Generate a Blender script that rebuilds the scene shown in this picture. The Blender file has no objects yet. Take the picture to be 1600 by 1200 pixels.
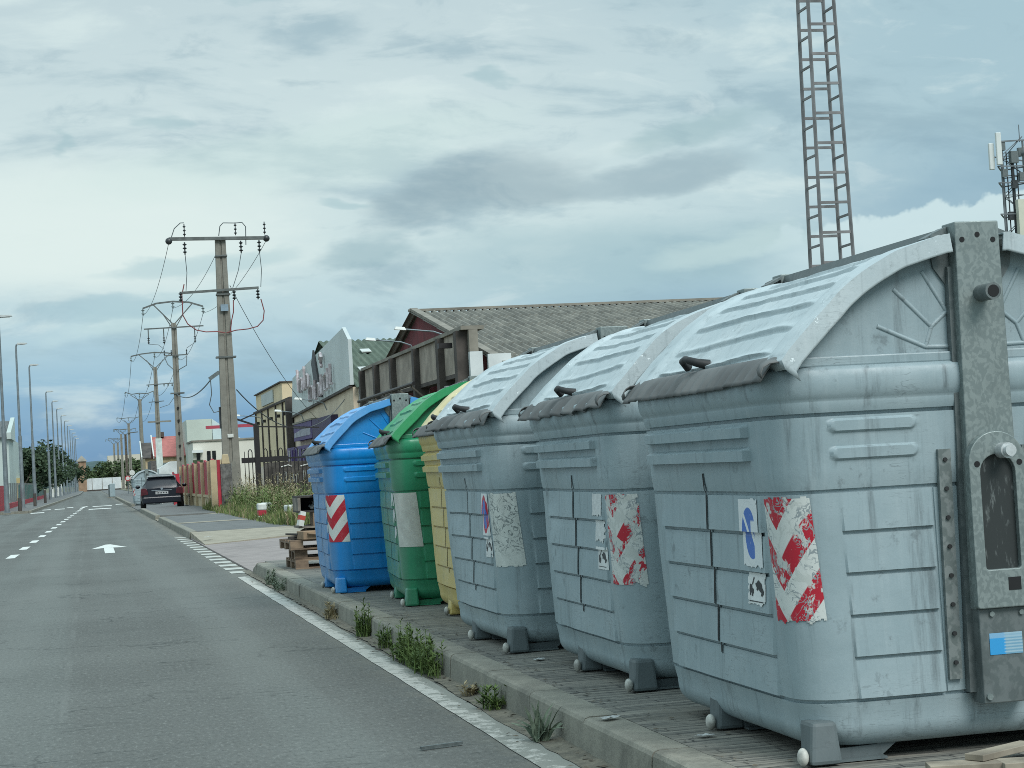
import bpy, math, random
from mathutils import Vector, Matrix, noise as mnoise
R = math.radians
sc = bpy.context.scene
COL = sc.collection

# ------------------------------------------------------------------ camera
CAM_F = Vector((0.21692326, 0.9753713, 0.03993911))
CAM_R = Vector((0.97511211, -0.21458169, -0.05577697))
CAM_U = Vector((0.04583305, -0.05104443, 0.99764412))
cd = bpy.data.cameras.new('camera'); cam = bpy.data.objects.new('camera', cd); COL.objects.link(cam)
m = Matrix.Identity(4)
for i in range(3):
    m[i][0] = CAM_R[i]; m[i][1] = CAM_U[i]; m[i][2] = -CAM_F[i]
m.translation = Vector((0, 0, 1.18))
cam.matrix_world = m
cd.sensor_width = 36; cd.lens = 67.5; cd.clip_end = 6000; cd.clip_start = 0.05
sc.camera = cam
sc.view_settings.view_transform = 'Standard'; sc.view_settings.look = 'None'
sc.view_settings.exposure = 0.0; sc.view_settings.gamma = 1
sc.render.engine = 'CYCLES'; sc.cycles.filter_width = 0.95; sc.cycles.use_denoising = False; sc.cycles.use_adaptive_sampling = False


# ------------------------------------------------------------------ node helpers
def lin(r, g, b):
    f = lambda c: (c / 255 / 12.92) if c / 255 <= .04045 else ((c / 255 + .055) / 1.055) ** 2.4
    return (f(r), f(g), f(b), 1)


class NT:
    def __init__(s, tree): s.t = tree; s.n = tree.nodes; s.l = tree.links
    def node(s, kind, **kw):
        x = s.n.new(kind)
        for k, v in kw.items(): setattr(x, k, v)
        return x
    def put(s, sock, v):
        if isinstance(v, bpy.types.NodeSocket): s.l.new(v, sock)
        elif v is not None:
            if isinstance(v, (tuple, list)) and len(v) == 3 and sock.type == 'RGBA': v = (*v, 1)
            sock.default_value = v
    def m(s, op, a, b=None, c=None):
        x = s.node('ShaderNodeMath', operation=op); s.put(x.inputs[0], a)
        if b is not None: s.put(x.inputs[1], b)
        if c is not None: s.put(x.inputs[2], c)
        return x.outputs[0]
    def vm(s, op, a, b=None):
        x = s.node('ShaderNodeVectorMath', operation=op); s.put(x.inputs[0], a)
        if b is not None: s.put(x.inputs[1], b)
        return x.outputs[0]
    def step(s, v, lo, hi, a=0., b=1.):
        x = s.node('ShaderNodeMapRange', interpolation_type='SMOOTHSTEP')
        s.put(x.inputs[0], v); s.put(x.inputs[1], lo); s.put(x.inputs[2], hi); s.put(x.inputs[3], a); s.put(x.inputs[4], b)
        return x.outputs[0]
    def mix(s, f, a, b, mode='MIX'):
        x = s.node('ShaderNodeMix', data_type='RGBA', blend_type=mode)
        s.put(x.inputs[0], f); s.put(x.inputs[6], a); s.put(x.inputs[7], b)
        return x.outputs[2]
    def noise(s, vec, scale, detail=4, rough=.55, col=False, dist=0.):
        x = s.node('ShaderNodeTexNoise'); s.put(x.inputs['Vector'], vec)
        x.inputs['Scale'].default_value = scale; x.inputs['Detail'].default_value = detail
        x.inputs['Roughness'].default_value = rough; x.inputs['Distortion'].default_value = dist
        return x.outputs[1 if col else 0]
    def voro(s, vec, scale, feature='F1', out='Distance'):
        x = s.node('ShaderNodeTexVoronoi', feature=feature); s.put(x.inputs['Vector'], vec); x.inputs['Scale'].default_value = scale
        return x.outputs[out]
    def map(s, vec, loc=(0, 0, 0), scale=(1, 1, 1), rot=(0, 0, 0)):
        x = s.node('ShaderNodeMapping'); s.put(x.inputs[0], vec)
        x.inputs[1].default_value = loc; x.inputs[2].default_value = rot; x.inputs[3].default_value = scale
        return x.outputs[0]
    def ramp(s, fac, stops):
        x = s.node('ShaderNodeValToRGB'); s.put(x.inputs[0], fac); e = x.color_ramp.elements
        while len(e) < len(stops): e.new(.5)
        for el, (p, c) in zip(e, stops): el.position = p; el.color = c if len(c) == 4 else (*c, 1)
        return x.outputs[0]
    def sep(s, vec):
        x = s.node('ShaderNodeSeparateXYZ'); s.put(x.inputs[0], vec); return x.outputs
    def comb(s, a, b, c=0.):
        x = s.node('ShaderNodeCombineXYZ'); s.put(x.inputs[0], a); s.put(x.inputs[1], b); s.put(x.inputs[2], c); return x.outputs[0]


# ------------------------------------------------------------------ sky (overcast, broken cloud)
world = bpy.data.worlds.new('World'); sc.world = world; world.use_nodes = True
W = NT(world.node_tree)
bg = W.n['Background']
d = W.node('ShaderNodeTexCoord').outputs['Generated']
d = W.vm('NORMALIZE', d)
dx, dy, dz = W.sep(d)
ay = W.m('ADD', W.m('ABSOLUTE', dy), .02)
P = W.m('DIVIDE', dx, ay); Q = W.m('DIVIDE', dz, ay)
pq = W.comb(P, Q, 0)
warp = W.vm('SUBTRACT', W.noise(W.map(pq, scale=(9, 26, 1)), 1.0, 5, .6, col=True), (.5, .5, .5))
pw = W.m('ADD', P, W.m('MULTIPLY', W.sep(warp)[0], .10)); qw = W.m('ADD', Q, W.m('MULTIPLY', W.sep(warp)[1], .035))
qq = W.m('ADD', Q, W.m('MULTIPLY', W.sep(warp)[1], .03))
base = W.ramp(W.m('MULTIPLY', qq, 3.0), [(0.0, lin(98, 144, 188)), (.08, lin(116, 162, 200)), (.15, lin(154, 192, 213)), (.24, lin(186, 213, 221)), (.34, lin(203, 224, 226)), (.5, lin(206, 225, 227)), (.72, lin(194, 214, 219)), (1., lin(188, 210, 217))])
right = W.m('MULTIPLY', W.step(pw, .20, .50), W.step(qq, .05, .16))
base = W.mix(W.m('MULTIPLY', right, .85), base, lin(163, 195, 207))
lowr = W.m('MULTIPLY', W.step(pw, .12, .30), W.step(qq, .135, .06))
base = W.mix(W.m('MULTIPLY', lowr, .75), base, lin(150, 186, 200))
blueg = W.m('MULTIPLY', W.step(pw, .16, .30), W.step(qq, .092, .055))
base = W.mix(W.m('MULTIPLY', blueg, .7), base, lin(136, 166, 192))
# soft general cloud texture
cl = W.noise(W.map(pq, loc=(3.1, .7, 0), scale=(7, 24, 1), rot=(0, 0, R(14))), 1.0, 7, .58, dist=.3)
base = W.mix(W.step(cl, .50, .66, 0, .62), base, lin(148, 178, 191))
base = W.mix(W.step(cl, .46, .32, 0, .60), base, lin(219, 236, 235))
cl2 = W.noise(W.map(pq, loc=(1.3, 4.2, 0), scale=(17, 44, 1), rot=(0, 0, R(10))), 1.0, 8, .62, dist=.5)
base = W.mix(W.step(cl2, .54, .70, 0, .38), base, lin(148, 177, 190))
base = W.mix(W.step(cl2, .44, .30, 0, .38), base, lin(217, 233, 234))
def blob(p0, q0, a, b, col, strength, soft=1.0, rot=0.):
    global base
    u = W.m('SUBTRACT', pw, p0); v = W.m('SUBTRACT', qw, q0)
    if rot:
        v = W.m('SUBTRACT', v, W.m('MULTIPLY', u, rot))
    u = W.m('DIVIDE', u, a); v = W.m('DIVIDE', v, b)
    e = W.m('ADD', W.m('MULTIPLY', u, u), W.m('MULTIPLY', v, v))
    base = W.mix(W.step(e, 1.0 + soft * .6, 1.0 - soft, 0, strength), base, col)
blob(-.01, .125, .13, .036, lin(224, 239, 236), .9)
blob(.03, .085, .045, .010, lin(205, 230, 230), .55, .95, .2)
blob(.12, .165, .12, .02, lin(208, 230, 227), .5, rot=.15)
blob(.30, .105, .12, .022, lin(160, 192, 201), .6)
blob(.205, .146, .050, .016, lin(137, 163, 175), .60, .98, .2)
blob(.30, .150, .070, .009, lin(143, 170, 182), .62, .95, .10)
blob(.150, .116, .030, .008, lin(148, 180, 190), .6, .95, .15)
blob(.33, .172, .05, .008, lin(156, 187, 194), .6, .9, .15)
blob(.045, .183, .015, .004, lin(166, 196, 203), .6, 1.0)
blob(-.008, .168, .010, .005, lin(166, 196, 203), .6, 1., .6)
blob(.085, .246, .022, .006, lin(160, 192, 200), .7)
blob(.22, .205, .012, .004, lin(160, 192, 200), .6)
blob(.14, .140, .02, .003, lin(166, 197, 204), .6)
blob(.06, .110, .05, .006, lin(176, 206, 212), .6, .9, .1)
blob(.02, .088, .05, .006, lin(160, 194, 206), .6, .9, .1)
blob(.345, .108, .05, .010, lin(198, 222, 222), .6, .9, .2)
# cumulus bank on the right with a crisp upper edge
bump = W.noise(W.map(pq, scale=(38, 38, 1)), 1.0, 4, .55)
edge = W.m('ADD', W.m('MULTIPLY', W.m('SUBTRACT', P, .43), .18), W.m('ADD', .122, W.m('MULTIPLY', W.m('SUBTRACT', bump, .5), .040)))
below = W.m('SUBTRACT', edge, Q)
cum = W.m('MULTIPLY', W.step(below, -.0012, .0035), W.step(below, .065, .004))
cum = W.m('MULTIPLY', cum, W.step(pw, .33, .42))
dark = W.m('MULTIPLY', W.step(below, -.05, -.006), W.m('MULTIPLY', W.step(below, .004, -.001), W.step(pw, .38, .46)))
base = W.mix(W.m('MULTIPLY', dark, .7), base, lin(146, 180, 198))
base = W.mix(W.m('MULTIPLY', cum, .95), base, lin(203, 226, 230))
# gaps of true blue sky low on the left
sky = W.node('ShaderNodeTexSky', sky_type='NISHITA', sun_disc=False, sun_elevation=R(48), sun_rotation=R(200))
skyc = W.mix(1., sky.outputs[0], (.10, .10, .10), 'MULTIPLY')
gap = W.m('MULTIPLY', W.step(Q, .065, .02), W.step(pw, .16, .02))
base = W.mix(W.m('MULTIPLY', gap, .12), base, skyc)
# an overcast sky is brighter overhead than at the horizon
zen = W.step(dz, .28, .80, 1.0, 1.95)
base = W.mix(1., base, W.comb(zen, zen, zen), 'MULTIPLY')
W.put(bg.inputs[0], base); bg.inputs[1].default_value = 1.0

sd = bpy.data.lights.new('sun', 'SUN'); sd.energy = 2.4; sd.angle = R(28); sd.color = (1., .98, .95)
sun = bpy.data.objects.new('sun', sd); COL.objects.link(sun)
sun.rotation_euler = Vector((.30, -.80, .85)).to_track_quat('Z', 'Y').to_euler()


# ------------------------------------------------------------------ mesh helpers
class MB:
    def __init__(s): s.v = []; s.f = []; s.uv = None
    def add(s, vs, fs):
        o = len(s.v); s.v += [tuple(p) for p in vs]; s.f += [tuple(i + o for i in f) for f in fs]; return s
    def box(s, x0, x1, y0, y1, z0, z1):
        return s.add([(x0, y0, z0), (x1, y0, z0), (x1, y1, z0), (x0, y1, z0), (x0, y0, z1), (x1, y0, z1), (x1, y1, z1), (x0, y1, z1)],
                     [(3, 2, 1, 0), (4, 5, 6, 7), (0, 1, 5, 4), (1, 2, 6, 5), (2, 3, 7, 6), (3, 0, 4, 7)])
    def tbox(s, b, t):      # frustum: (x0,x1,y0,y1,z) bottom and top
        return s.add([(b[0], b[2], b[4]), (b[1], b[2], b[4]), (b[1], b[3], b[4]), (b[0], b[3], b[4]), (t[0], t[2], t[4]), (t[1], t[2], t[4]), (t[1], t[3], t[4]), (t[0], t[3], t[4])],
                     [(3, 2, 1, 0), (4, 5, 6, 7), (0, 1, 5, 4), (1, 2, 6, 5), (2, 3, 7, 6), (3, 0, 4, 7)])
    def obox(s, c, size, rot):
        q = Matrix.Rotation(0, 3, 'Z') if rot is None else rot
        a = MB().box(-size[0] / 2, size[0] / 2, -size[1] / 2, size[1] / 2, -size[2] / 2, size[2] / 2)
        return s.add([q @ Vector(v) + Vector(c) for v in a.v], a.f)
    def bar(s, p0, p1, w, h=None):
        p0 = Vector(p0); p1 = Vector(p1); h = h or w; z = (p1 - p0).normalized()
        x = z.cross(Vector((0, 0, 1)))
        if x.length < 1e-3: x = Vector((1, 0, 0))
        x.normalize(); y = z.cross(x)
        vs = [p + x * (a * w / 2) + y * (b * h / 2) for p in (p0, p1) for a, b in ((-1, -1), (1, -1), (1, 1), (-1, 1))]
        return s.add(vs, [(0, 1, 2, 3), (7, 6, 5, 4), (0, 4, 5, 1), (1, 5, 6, 2), (2, 6, 7, 3), (3, 7, 4, 0)])
    def cyl(s, p0, p1, r0, r1=None, n=12):
        return s.tube([p0, p1], r0, n, r1)
    def tube(s, pts, r, n=6, r1=None):
        pts = [Vector(p) for p in pts]; k = len(pts); vs = []; fs = []; px = None
        for i, p in enumerate(pts):
            t = (pts[min(i + 1, k - 1)] - pts[max(i - 1, 0)]).normalized()
            if px is None:
                px = t.cross(Vector((0, 0, 1)))
                if px.length < 1e-3: px = Vector((1, 0, 0))
            px = (px - t * px.dot(t)).normalized(); y = t.cross(px)
            rr = r if r1 is None else r + (r1 - r) * i / (k - 1)
            if isinstance(r, (list, tuple)): rr = r[i]
            vs += [p + (px * math.cos(a) + y * math.sin(a)) * rr for a in [2 * math.pi * j / n for j in range(n)]]
        for i in range(k - 1):
            for j in range(n):
                a = i * n + j; b = i * n + (j + 1) % n
                fs.append((a, b, b + n, a + n))
        fs.append(tuple(range(n - 1, -1, -1))); fs.append(tuple((k - 1) * n + j for j in range(n)))
        return s.add(vs, fs)
    def prism(s, poly, axis, lo, hi):   # poly in the other two axes (cyclic order), extruded along axis
        n = len(poly)
        def P(q, h):
            return {'x': (h, q[0], q[1]), 'y': (q[0], h, q[1]), 'z': (q[0], q[1], h)}[axis]
        area = sum(poly[i][0] * poly[(i + 1) % n][1] - poly[(i + 1) % n][0] * poly[i][1] for i in range(n))
        if axis == 'y': area = -area
        if area < 0: poly = poly[::-1]
        vs = [P(q, lo) for q in poly] + [P(q, hi) for q in poly]
        fs = [tuple(range(n - 1, -1, -1)), tuple(range(n, 2 * n))] + [(i, (i + 1) % n, (i + 1) % n + n, i + n) for i in range(n)]
        return s.add(vs, fs)
    def sphere(s, c, r, n=10, k=6, sq=(1, 1, 1)):
        vs = []; fs = []
        for i in range(k + 1):
            th = math.pi * i / k
            for j in range(n):
                ph = 2 * math.pi * j / n
                vs.append((c[0] + r * sq[0] * math.sin(th) * math.cos(ph), c[1] + r * sq[1] * math.sin(th) * math.sin(ph), c[2] + r * sq[2] * math.cos(th)))
        for i in range(k):
            for j in range(n):
                fs.append((i * n + j, (i + 1) * n + j, (i + 1) * n + (j + 1) % n, i * n + (j + 1) % n))
        return s.add(vs, fs)
    def quad(s, a, b, c, e): return s.add([a, b, c, e], [(0, 1, 2, 3)])
    def grid(s, rows):      # rows: list of equal-length point lists
        k = len(rows[0]); vs = [p for r in rows for p in r]
        return s.add(vs, [(i * k + j, i * k + j + 1, (i + 1) * k + j + 1, (i + 1) * k + j) for i in range(len(rows) - 1) for j in range(k - 1)])
    def build(s, name, mat, parent=None, smooth=None, bevel=0, solid=0, loc=None, rz=None):
        me = bpy.data.meshes.new(name); me.from_pydata(s.v, [], s.f); me.update()
        if s.uv is not None:
            ul = me.uv_layers.new(name='UVMap')
            for lp in me.loops: ul.data[lp.index].uv = s.uv[lp.vertex_index]
        if smooth is not None:
            me.shade_smooth(); me.set_sharp_from_angle(angle=R(smooth))
        if mat: me.materials.append(mat)
        o = bpy.data.objects.new(name, me); COL.objects.link(o)
        if parent: o.parent = parent
        if loc is not None: o.location = loc
        if rz is not None: o.rotation_euler.z = rz
        if solid:
            md = o.modifiers.new('thick', 'SOLIDIFY'); md.thickness = solid; md.offset = -1
        if bevel:
            md = o.modifiers.new('bevel', 'BEVEL'); md.width = bevel; md.segments = 2; md.limit_method = 'ANGLE'; md.angle_limit = R(35)
        return o


def tag(o, label=None, cat=None, group=None, kind=None):
    if label: o['label'] = label
    if cat: o['category'] = cat
    if group: o['group'] = group
    if kind: o['kind'] = kind
    return o


def thing(name, label, cat, loc=(0, 0, 0), rz=0, group=None):
    o = bpy.data.objects.new(name, None); COL.objects.link(o); o.empty_display_size = .2
    o.location = loc; o.rotation_euler.z = rz
    return tag(o, label, cat, group)


def kids(o): return [c for c in COL.objects if c.parent == o]


def copy_tree(o, parent=None, recolour=None):
    ks = kids(o); c = o.copy(); COL.objects.link(c)
    if parent is not None: c.parent = parent
    if recolour and c.type == 'MESH':
        for s in c.material_slots:
            if s.material in recolour:
                mm = recolour[s.material]; s.link = 'OBJECT'; s.material = mm
    for k in ks: copy_tree(k, c, recolour)
    return c


def struct(name, mb, mat, **kw):
    return tag(mb.build(name, mat, **kw), kind='structure')


# ------------------------------------------------------------------ materials
def mat_base(name):
    m = bpy.data.materials.new(name); m.use_nodes = True
    t = NT(m.node_tree); b = t.n['Principled BSDF']
    return m, t, b


def objvec(t, rnd=True):
    v = t.node('ShaderNodeTexCoord').outputs['Object']
    if rnd:
        r = t.node('ShaderNodeObjectInfo').outputs['Random']
        k = t.m('MULTIPLY', r, 37.); v = t.vm('ADD', v, t.comb(k, k, 0))
    return v


def bump(t, b, h, dist=.01, strength=.5):
    x = t.node('ShaderNodeBump'); x.inputs['Strength'].default_value = strength; x.inputs['Distance'].default_value = dist
    t.put(x.inputs['Height'], h); t.l.new(x.outputs[0], b.inputs['Normal'])


def simple(name, c, rough=.6, var=.12, scale=3., metal=0., spec=.5, c2=None, bmp=0., bscale=40., detail=5):
    m, t, b = mat_base(name); v = objvec(t)
    n = t.noise(v, scale, detail, .6)
    lo = tuple(x * (1 - var * 1.6) for x in c[:3]) if c2 is None else c2[:3]
    hi = tuple(min(1, x * (1 + var)) for x in c[:3])
    t.put(b.inputs['Base Color'], t.mix(t.step(n, .3, .7), lo, hi))
    b.inputs['Roughness'].default_value = rough; b.inputs['Metallic'].default_value = metal
    b.inputs['Specular IOR Level'].default_value = spec
    if bmp: bump(t, b, t.noise(v, bscale, 4, .6), bmp, .6)
    return m


def plastic(name, c, light, dirt, rough=.42, wear=.5, bleach=None):
    """weathered polyethylene: chalky streaks, scuffs, scratches and grime"""
    m, t, b = mat_base(name); v = objvec(t)
    big = t.noise(v, 2.2, 4, .6)
    col = t.mix(t.step(big, .35, .7, 0, .55), c, light)
    streak = t.noise(t.map(v, scale=(22, 22, 1.3)), 1., 4, .65)
    col = t.mix(t.step(streak, .5, .78, 0, .5 * wear), col, light)
    streak2 = t.noise(t.map(v, loc=(5, 2, 1), scale=(16, 16, 1.0)), 1., 5, .7)
    col = t.mix(t.step(streak2, .52, .76, 0, .75 * wear), col, dirt)
    sp = t.noise(t.map(v, loc=(2, 8, 3), scale=(14, 14, 7)), 1., 5, .75)
    col = t.mix(t.m('MULTIPLY', t.step(sp, .61, .66), t.step(big, .46, .60, 0, .42 * wear)), col, dirt)
    blot = t.noise(t.map(v, loc=(9, 1, 4)), 7., 6, .7)
    col = t.mix(t.step(blot, .60, .70, 0, .55 * wear), col, dirt)
    scr = t.noise(t.map(v, loc=(1, 7, 3), scale=(5, 5, 45), rot=(.5, .4, 0)), 1., 3, .5)
    scm = t.m('MULTIPLY', t.step(t.m('ABSOLUTE', t.m('SUBTRACT', scr, .5)), .012, .003), t.step(big, .5, .62))
    col = t.mix(t.m('MULTIPLY', scm, .45 * wear), col, dirt)
    if 'lid' in name:
        ch = t.noise(t.map(v, loc=(3, 3, 8)), 17., 5, .75)
        col = t.mix(t.m('MULTIPLY', t.step(ch, .645, .66), t.step(big, .45, .55)), col, tuple(min(1, x * 1.5) for x in light))
        ln = t.noise(t.map(v, loc=(6, 2, 8), scale=(1, .35, 1)), 26., 5, .7)
        col = t.mix(t.step(ln, .56, .70, 0, .55 * wear), col, dirt)
    if bleach:      # greyer street-facing long side: sky reflection painted into the colour
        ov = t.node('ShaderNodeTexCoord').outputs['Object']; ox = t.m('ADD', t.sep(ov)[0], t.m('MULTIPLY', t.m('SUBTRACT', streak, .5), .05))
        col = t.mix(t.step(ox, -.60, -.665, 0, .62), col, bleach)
    fine = t.noise(v, 160., 2, .5)
    col = t.mix(t.step(fine, .35, .75, 0, .14), col, light)
    t.put(b.inputs['Base Color'], col)
    t.put(b.inputs['Roughness'], t.step(blot, .3, .7, rough - .06, rough + .16))
    b.inputs['Specular IOR Level'].default_value = .5
    hh = t.m('ADD', t.noise(v, 6., 3, .5), t.m('MULTIPLY', t.noise(v, 90., 3, .6), .08))
    bump(t, b, hh, .012, .35)
    return m


M = {}
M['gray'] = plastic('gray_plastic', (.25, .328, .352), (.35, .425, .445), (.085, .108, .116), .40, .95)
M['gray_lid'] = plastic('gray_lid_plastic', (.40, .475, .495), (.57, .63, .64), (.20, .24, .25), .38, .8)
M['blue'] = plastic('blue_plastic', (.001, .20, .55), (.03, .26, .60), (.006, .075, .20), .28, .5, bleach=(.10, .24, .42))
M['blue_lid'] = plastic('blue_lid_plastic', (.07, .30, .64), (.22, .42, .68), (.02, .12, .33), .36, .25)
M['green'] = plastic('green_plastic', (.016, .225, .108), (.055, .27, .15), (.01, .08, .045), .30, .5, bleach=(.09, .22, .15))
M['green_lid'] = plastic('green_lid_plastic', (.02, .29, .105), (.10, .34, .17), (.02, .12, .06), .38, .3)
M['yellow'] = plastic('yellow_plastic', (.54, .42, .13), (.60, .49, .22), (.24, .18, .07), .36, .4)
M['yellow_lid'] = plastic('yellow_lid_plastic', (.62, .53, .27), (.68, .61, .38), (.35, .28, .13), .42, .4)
M['foot_gray'] = plastic('gray_foot_plastic', (.085, .108, .112), (.125, .155, .16), (.05, .062, .065), .6, .8)
M['rubber'] = simple('worn_rubber', (.12, .127, .125), .7, .2, 3., c2=(.075, .08, .08))
M['black'] = simple('black_rubber', (.02, .022, .023), .6, .3, 10.)
M['white_caster'] = simple('white_caster', (.44, .44, .40), .6, .3, 20.)
M['bolt'] = simple('bolt_zinc', (.55, .58, .58), .4, .15, 30., metal=.4)
M['hole'] = simple('dark_opening', (.008, .009, .01), .8, .1, 5.)


def galv(name, a, bcol, c, sc_=26.):
    m, t, b = mat_base(name); v = objvec(t)
    w = t.vm('ADD', v, t.vm('SCALE', t.noise(v, 18., 2, .5, col=True)))
    w.node.inputs[1].links[0].from_node.inputs['Scale'].default_value = .05
    n = t.noise(t.map(w, scale=(1, 1, .7)), sc_, 2, .45)
    col = t.mix(t.step(n, .46, .58), a, bcol)
    n2 = t.noise(v, 5., 5, .65); col = t.mix(t.step(n2, .5, .72, 0, .6), col, c)
    t.put(b.inputs['Base Color'], col); b.inputs['Metallic'].default_value = .35
    t.put(b.inputs['Roughness'], t.step(n, .4, .6, .42, .62))
    return m


M['galv'] = galv('galvanised_steel', (.195, .235, .23), (.235, .28, .272), (.15, .183, .178), 75.)
M['galv_dark'] = galv('dirty_galvanised_steel', (.125, .15, .15), (.15, .175, .175), (.09, .105, .105), 40.)
M['galv_rail'] = galv('galvanised_rail', (.16, .19, .185), (.22, .25, .245), (.13, .15, .15), 40.)


def grease(name):
    m, t, b = mat_base(name); v = objvec(t)
    n = t.noise(t.map(v, scale=(60, 60, 14), rot=(0, .6, 0)), 1., 4, .7)
    col = t.mix(t.step(n, .55, .78), (.035, .042, .042), (.20, .225, .22))
    t.put(b.inputs['Base Color'], col); b.inputs['Metallic'].default_value = .3; b.inputs['Roughness'].default_value = .55
    return m


M['grease'] = grease('scraped_greasy_steel')

# ------------------------------------------------------------------ stickers (own UVs)
def uvmat(name):
    m, t, b = mat_base(name)
    uv = t.node('ShaderNodeTexCoord').outputs['UV']; u, w, _ = t.sep(uv)
    b.inputs['Roughness'].default_value = .5
    return m, t, b, uv, u, w


def crumple(t, uv, k=1.):
    n = t.noise(uv, 4.2 * k, 2, .5, dist=1.6)
    return t.step(t.m('ABSOLUTE', t.m('SUBTRACT', n, .5)), .040, .018)


def chevron(name, wear, red=(.44, .012, .03), white=(.60, .63, .60), gap=(.27, .31, .32)):
    m, t, b, uv, u, w = uvmat(name)
    k = t.m('SUBTRACT', w, t.m('MULTIPLY', t.m('ABSOLUTE', t.m('SUBTRACT', u, .33)), .62))
    fr = t.m('FRACT', t.m('DIVIDE', t.m('ADD', k, .22), .48))
    isred = t.step(fr, .515, .485)
    col = t.mix(isred, white, red)
    n = t.noise(t.map(uv, scale=(2.2, 3.2, 1)), 2.0, 6, .62, dist=.6)
    worn = t.step(n, .5 + .25 * (1 - wear) - .02, .5 + .25 * (1 - wear) + .02)
    col = t.mix(t.m('MULTIPLY', worn, 1.0 if wear > .2 else .5), col, (.52, .55, .52))
    cr = crumple(t, t.map(uv, scale=(1.3, 2.2, 1)))
    area = t.step(t.noise(uv, 2.3, 2, .5), .44, .52)
    col = t.mix(t.m('MULTIPLY', t.m('MULTIPLY', cr, area), min(1., wear * 1.3)), col, gap)
    pit = t.step(t.noise(uv, 26., 4, .7), .66, .70)
    col = t.mix(t.m('MULTIPLY', pit, wear), col, gap)
    t.put(b.inputs['Base Color'], col)
    return m


M['chev_new'] = chevron('chevron_sticker', .12)
M['chev_worn'] = chevron('worn_chevron_sticker', .80)
M['chev_old'] = chevron('peeling_chevron_sticker', 1.05)


def scribbled(name, ink, amount, tint=(.62, .66, .62)):
    m, t, b, uv, u, w = uvmat(name)
    c = t.mix(t.step(t.noise(uv, 4., 5, .6), .35, .7), tuple(x * .82 for x in tint), tint)
    cr = crumple(t, t.map(uv, scale=(1.2, 2.6, 1)), .75)
    area = t.m('MULTIPLY', t.step(w, .12, .3), t.step(t.noise(uv, 2., 2, .5), .30, .40))
    c = t.mix(t.m('MULTIPLY', t.m('MULTIPLY', cr, area), amount), c, ink)
    pit = t.step(t.noise(t.map(uv, scale=(1, 2, 1)), 14., 4, .7), .64, .69)
    c = t.mix(t.m('MULTIPLY', pit, amount), c, ink)
    t.put(b.inputs['Base Color'], c)
    return m


M['white_scratched'] = scribbled('scratched_white_sticker', (.16, .19, .19), .9)
M['white_plain'] = scribbled('plain_white_sticker', (.30, .10, .10), .12, (.60, .62, .57))
M['white_torn'] = scribbled('torn_white_sticker', (.35, .40, .42), .3, (.66, .69, .68))


def noparking(name, redring):
    m, t, b, uv, u, w = uvmat(name)
    x = t.m('SUBTRACT', u, .5); y = t.m('MULTIPLY', t.m('SUBTRACT', w, .5), 1.0)
    r = t.m('SQRT', t.m('ADD', t.m('MULTIPLY', x, x), t.m('MULTIPLY', y, y)))
    col = t.mix(t.step(r, .375, .36), (.66, .69, .69), (.045, .14, .46))
    slash = t.step(t.m('ABSOLUTE', t.m('ADD', x, t.m('MULTIPLY', y, 1.0))), .062, .05)
    inner = t.step(r, .37, .36)
    col = t.mix(t.m('MULTIPLY', slash, inner), col, (.45, .02, .05) if redring else (.68, .71, .71))
    if redring:
        ring = t.m('MULTIPLY', t.step(r, .34, .35), t.step(r, .46, .45))
        col = t.mix(ring, col, (.42, .015, .04))
    else:
        ring = t.m('MULTIPLY', t.step(r, .445, .45), t.step(r, .465, .46))
        col = t.mix(t.m('MULTIPLY', ring, .3), col, (.45, .5, .5))
        pad = t.m('MULTIPLY', t.step(x, .10, .14), t.step(y, .2, .16))
        col = t.mix(pad, col, (.62, .66, .67))
    n = t.noise(uv, 9., 4, .65)
    col = t.mix(t.step(n, .62, .68, 0, .6), col, (.55, .60, .61))
    t.put(b.inputs['Base Color'], col)
    return m


M['nopark_red'] = noparking('no_parking_sticker', True)
M['nopark_faded'] = noparking('faded_no_parking_sticker', False)
M['sticker_white'] = simple('white_sticker', (.66, .69, .68), .5, .08, 9.)
M['ink'] = simple('black_ink', (.018, .02, .022), .5, .1, 9.)
M['red_paint'] = simple('red_print', (.42, .02, .035), .5, .2, 9.)


def bluelabel():
    m, t, b, uv, u, w = uvmat('blue_data_label')
    c = t.mix(t.step(u, .46, .5), (.03, .30, .62), (.16, .33, .45))
    ln = t.m('MULTIPLY', t.step(t.m('FRACT', t.m('MULTIPLY', w, 7.)), .45, .55), t.step(u, .42, .46))
    c = t.mix(t.m('MULTIPLY', ln, .55), c, (.42, .55, .60))
    c = t.mix(t.m('MULTIPLY', t.step(w, .74, .78), .6), c, (.30, .46, .56))
    t.put(b.inputs['Base Color'], c); return m


M['blue_label'] = bluelabel()

# ------------------------------------------------------------------ the side-loading waste containers
GR = [.207, .343, .480, .617, .753, .890]
ZB = .048
def cA(z):
    a = .667 + (.714 - .667) * (z - .207) / (1.165 - .207) if z > .207 else .667
    if z < .207: a -= .012 * min(1, (.207 - z) / .07) + (.075 * (1 - math.sqrt(max(0, 1 - ((.122 - z) / .078) ** 2))) if z < .122 else 0)
    return a
def cB(z):
    b = .795 + (.815 - .795) * (z - .207) / (1.165 - .207) if z > .207 else .795
    if z < .207: b -= .012 * min(1, (.207 - z) / .07) + (.075 * (1 - math.sqrt(max(0, 1 - ((.122 - z) / .078) ** 2))) if z < .122 else 0)
    return b
RX, RY = .155, .16
def rim_d(z):
    if z < 1.178 or z > 1.29: return 0
    t = (z - 1.178) / .112; return .026 * math.sqrt(max(0, 1 - (2 * t - 1) ** 2)) ** .8
def belts(z):
    for g in (.207, .890, 1.140):
        if g - .0125 < z < g - .0005: return True
    return False
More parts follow.
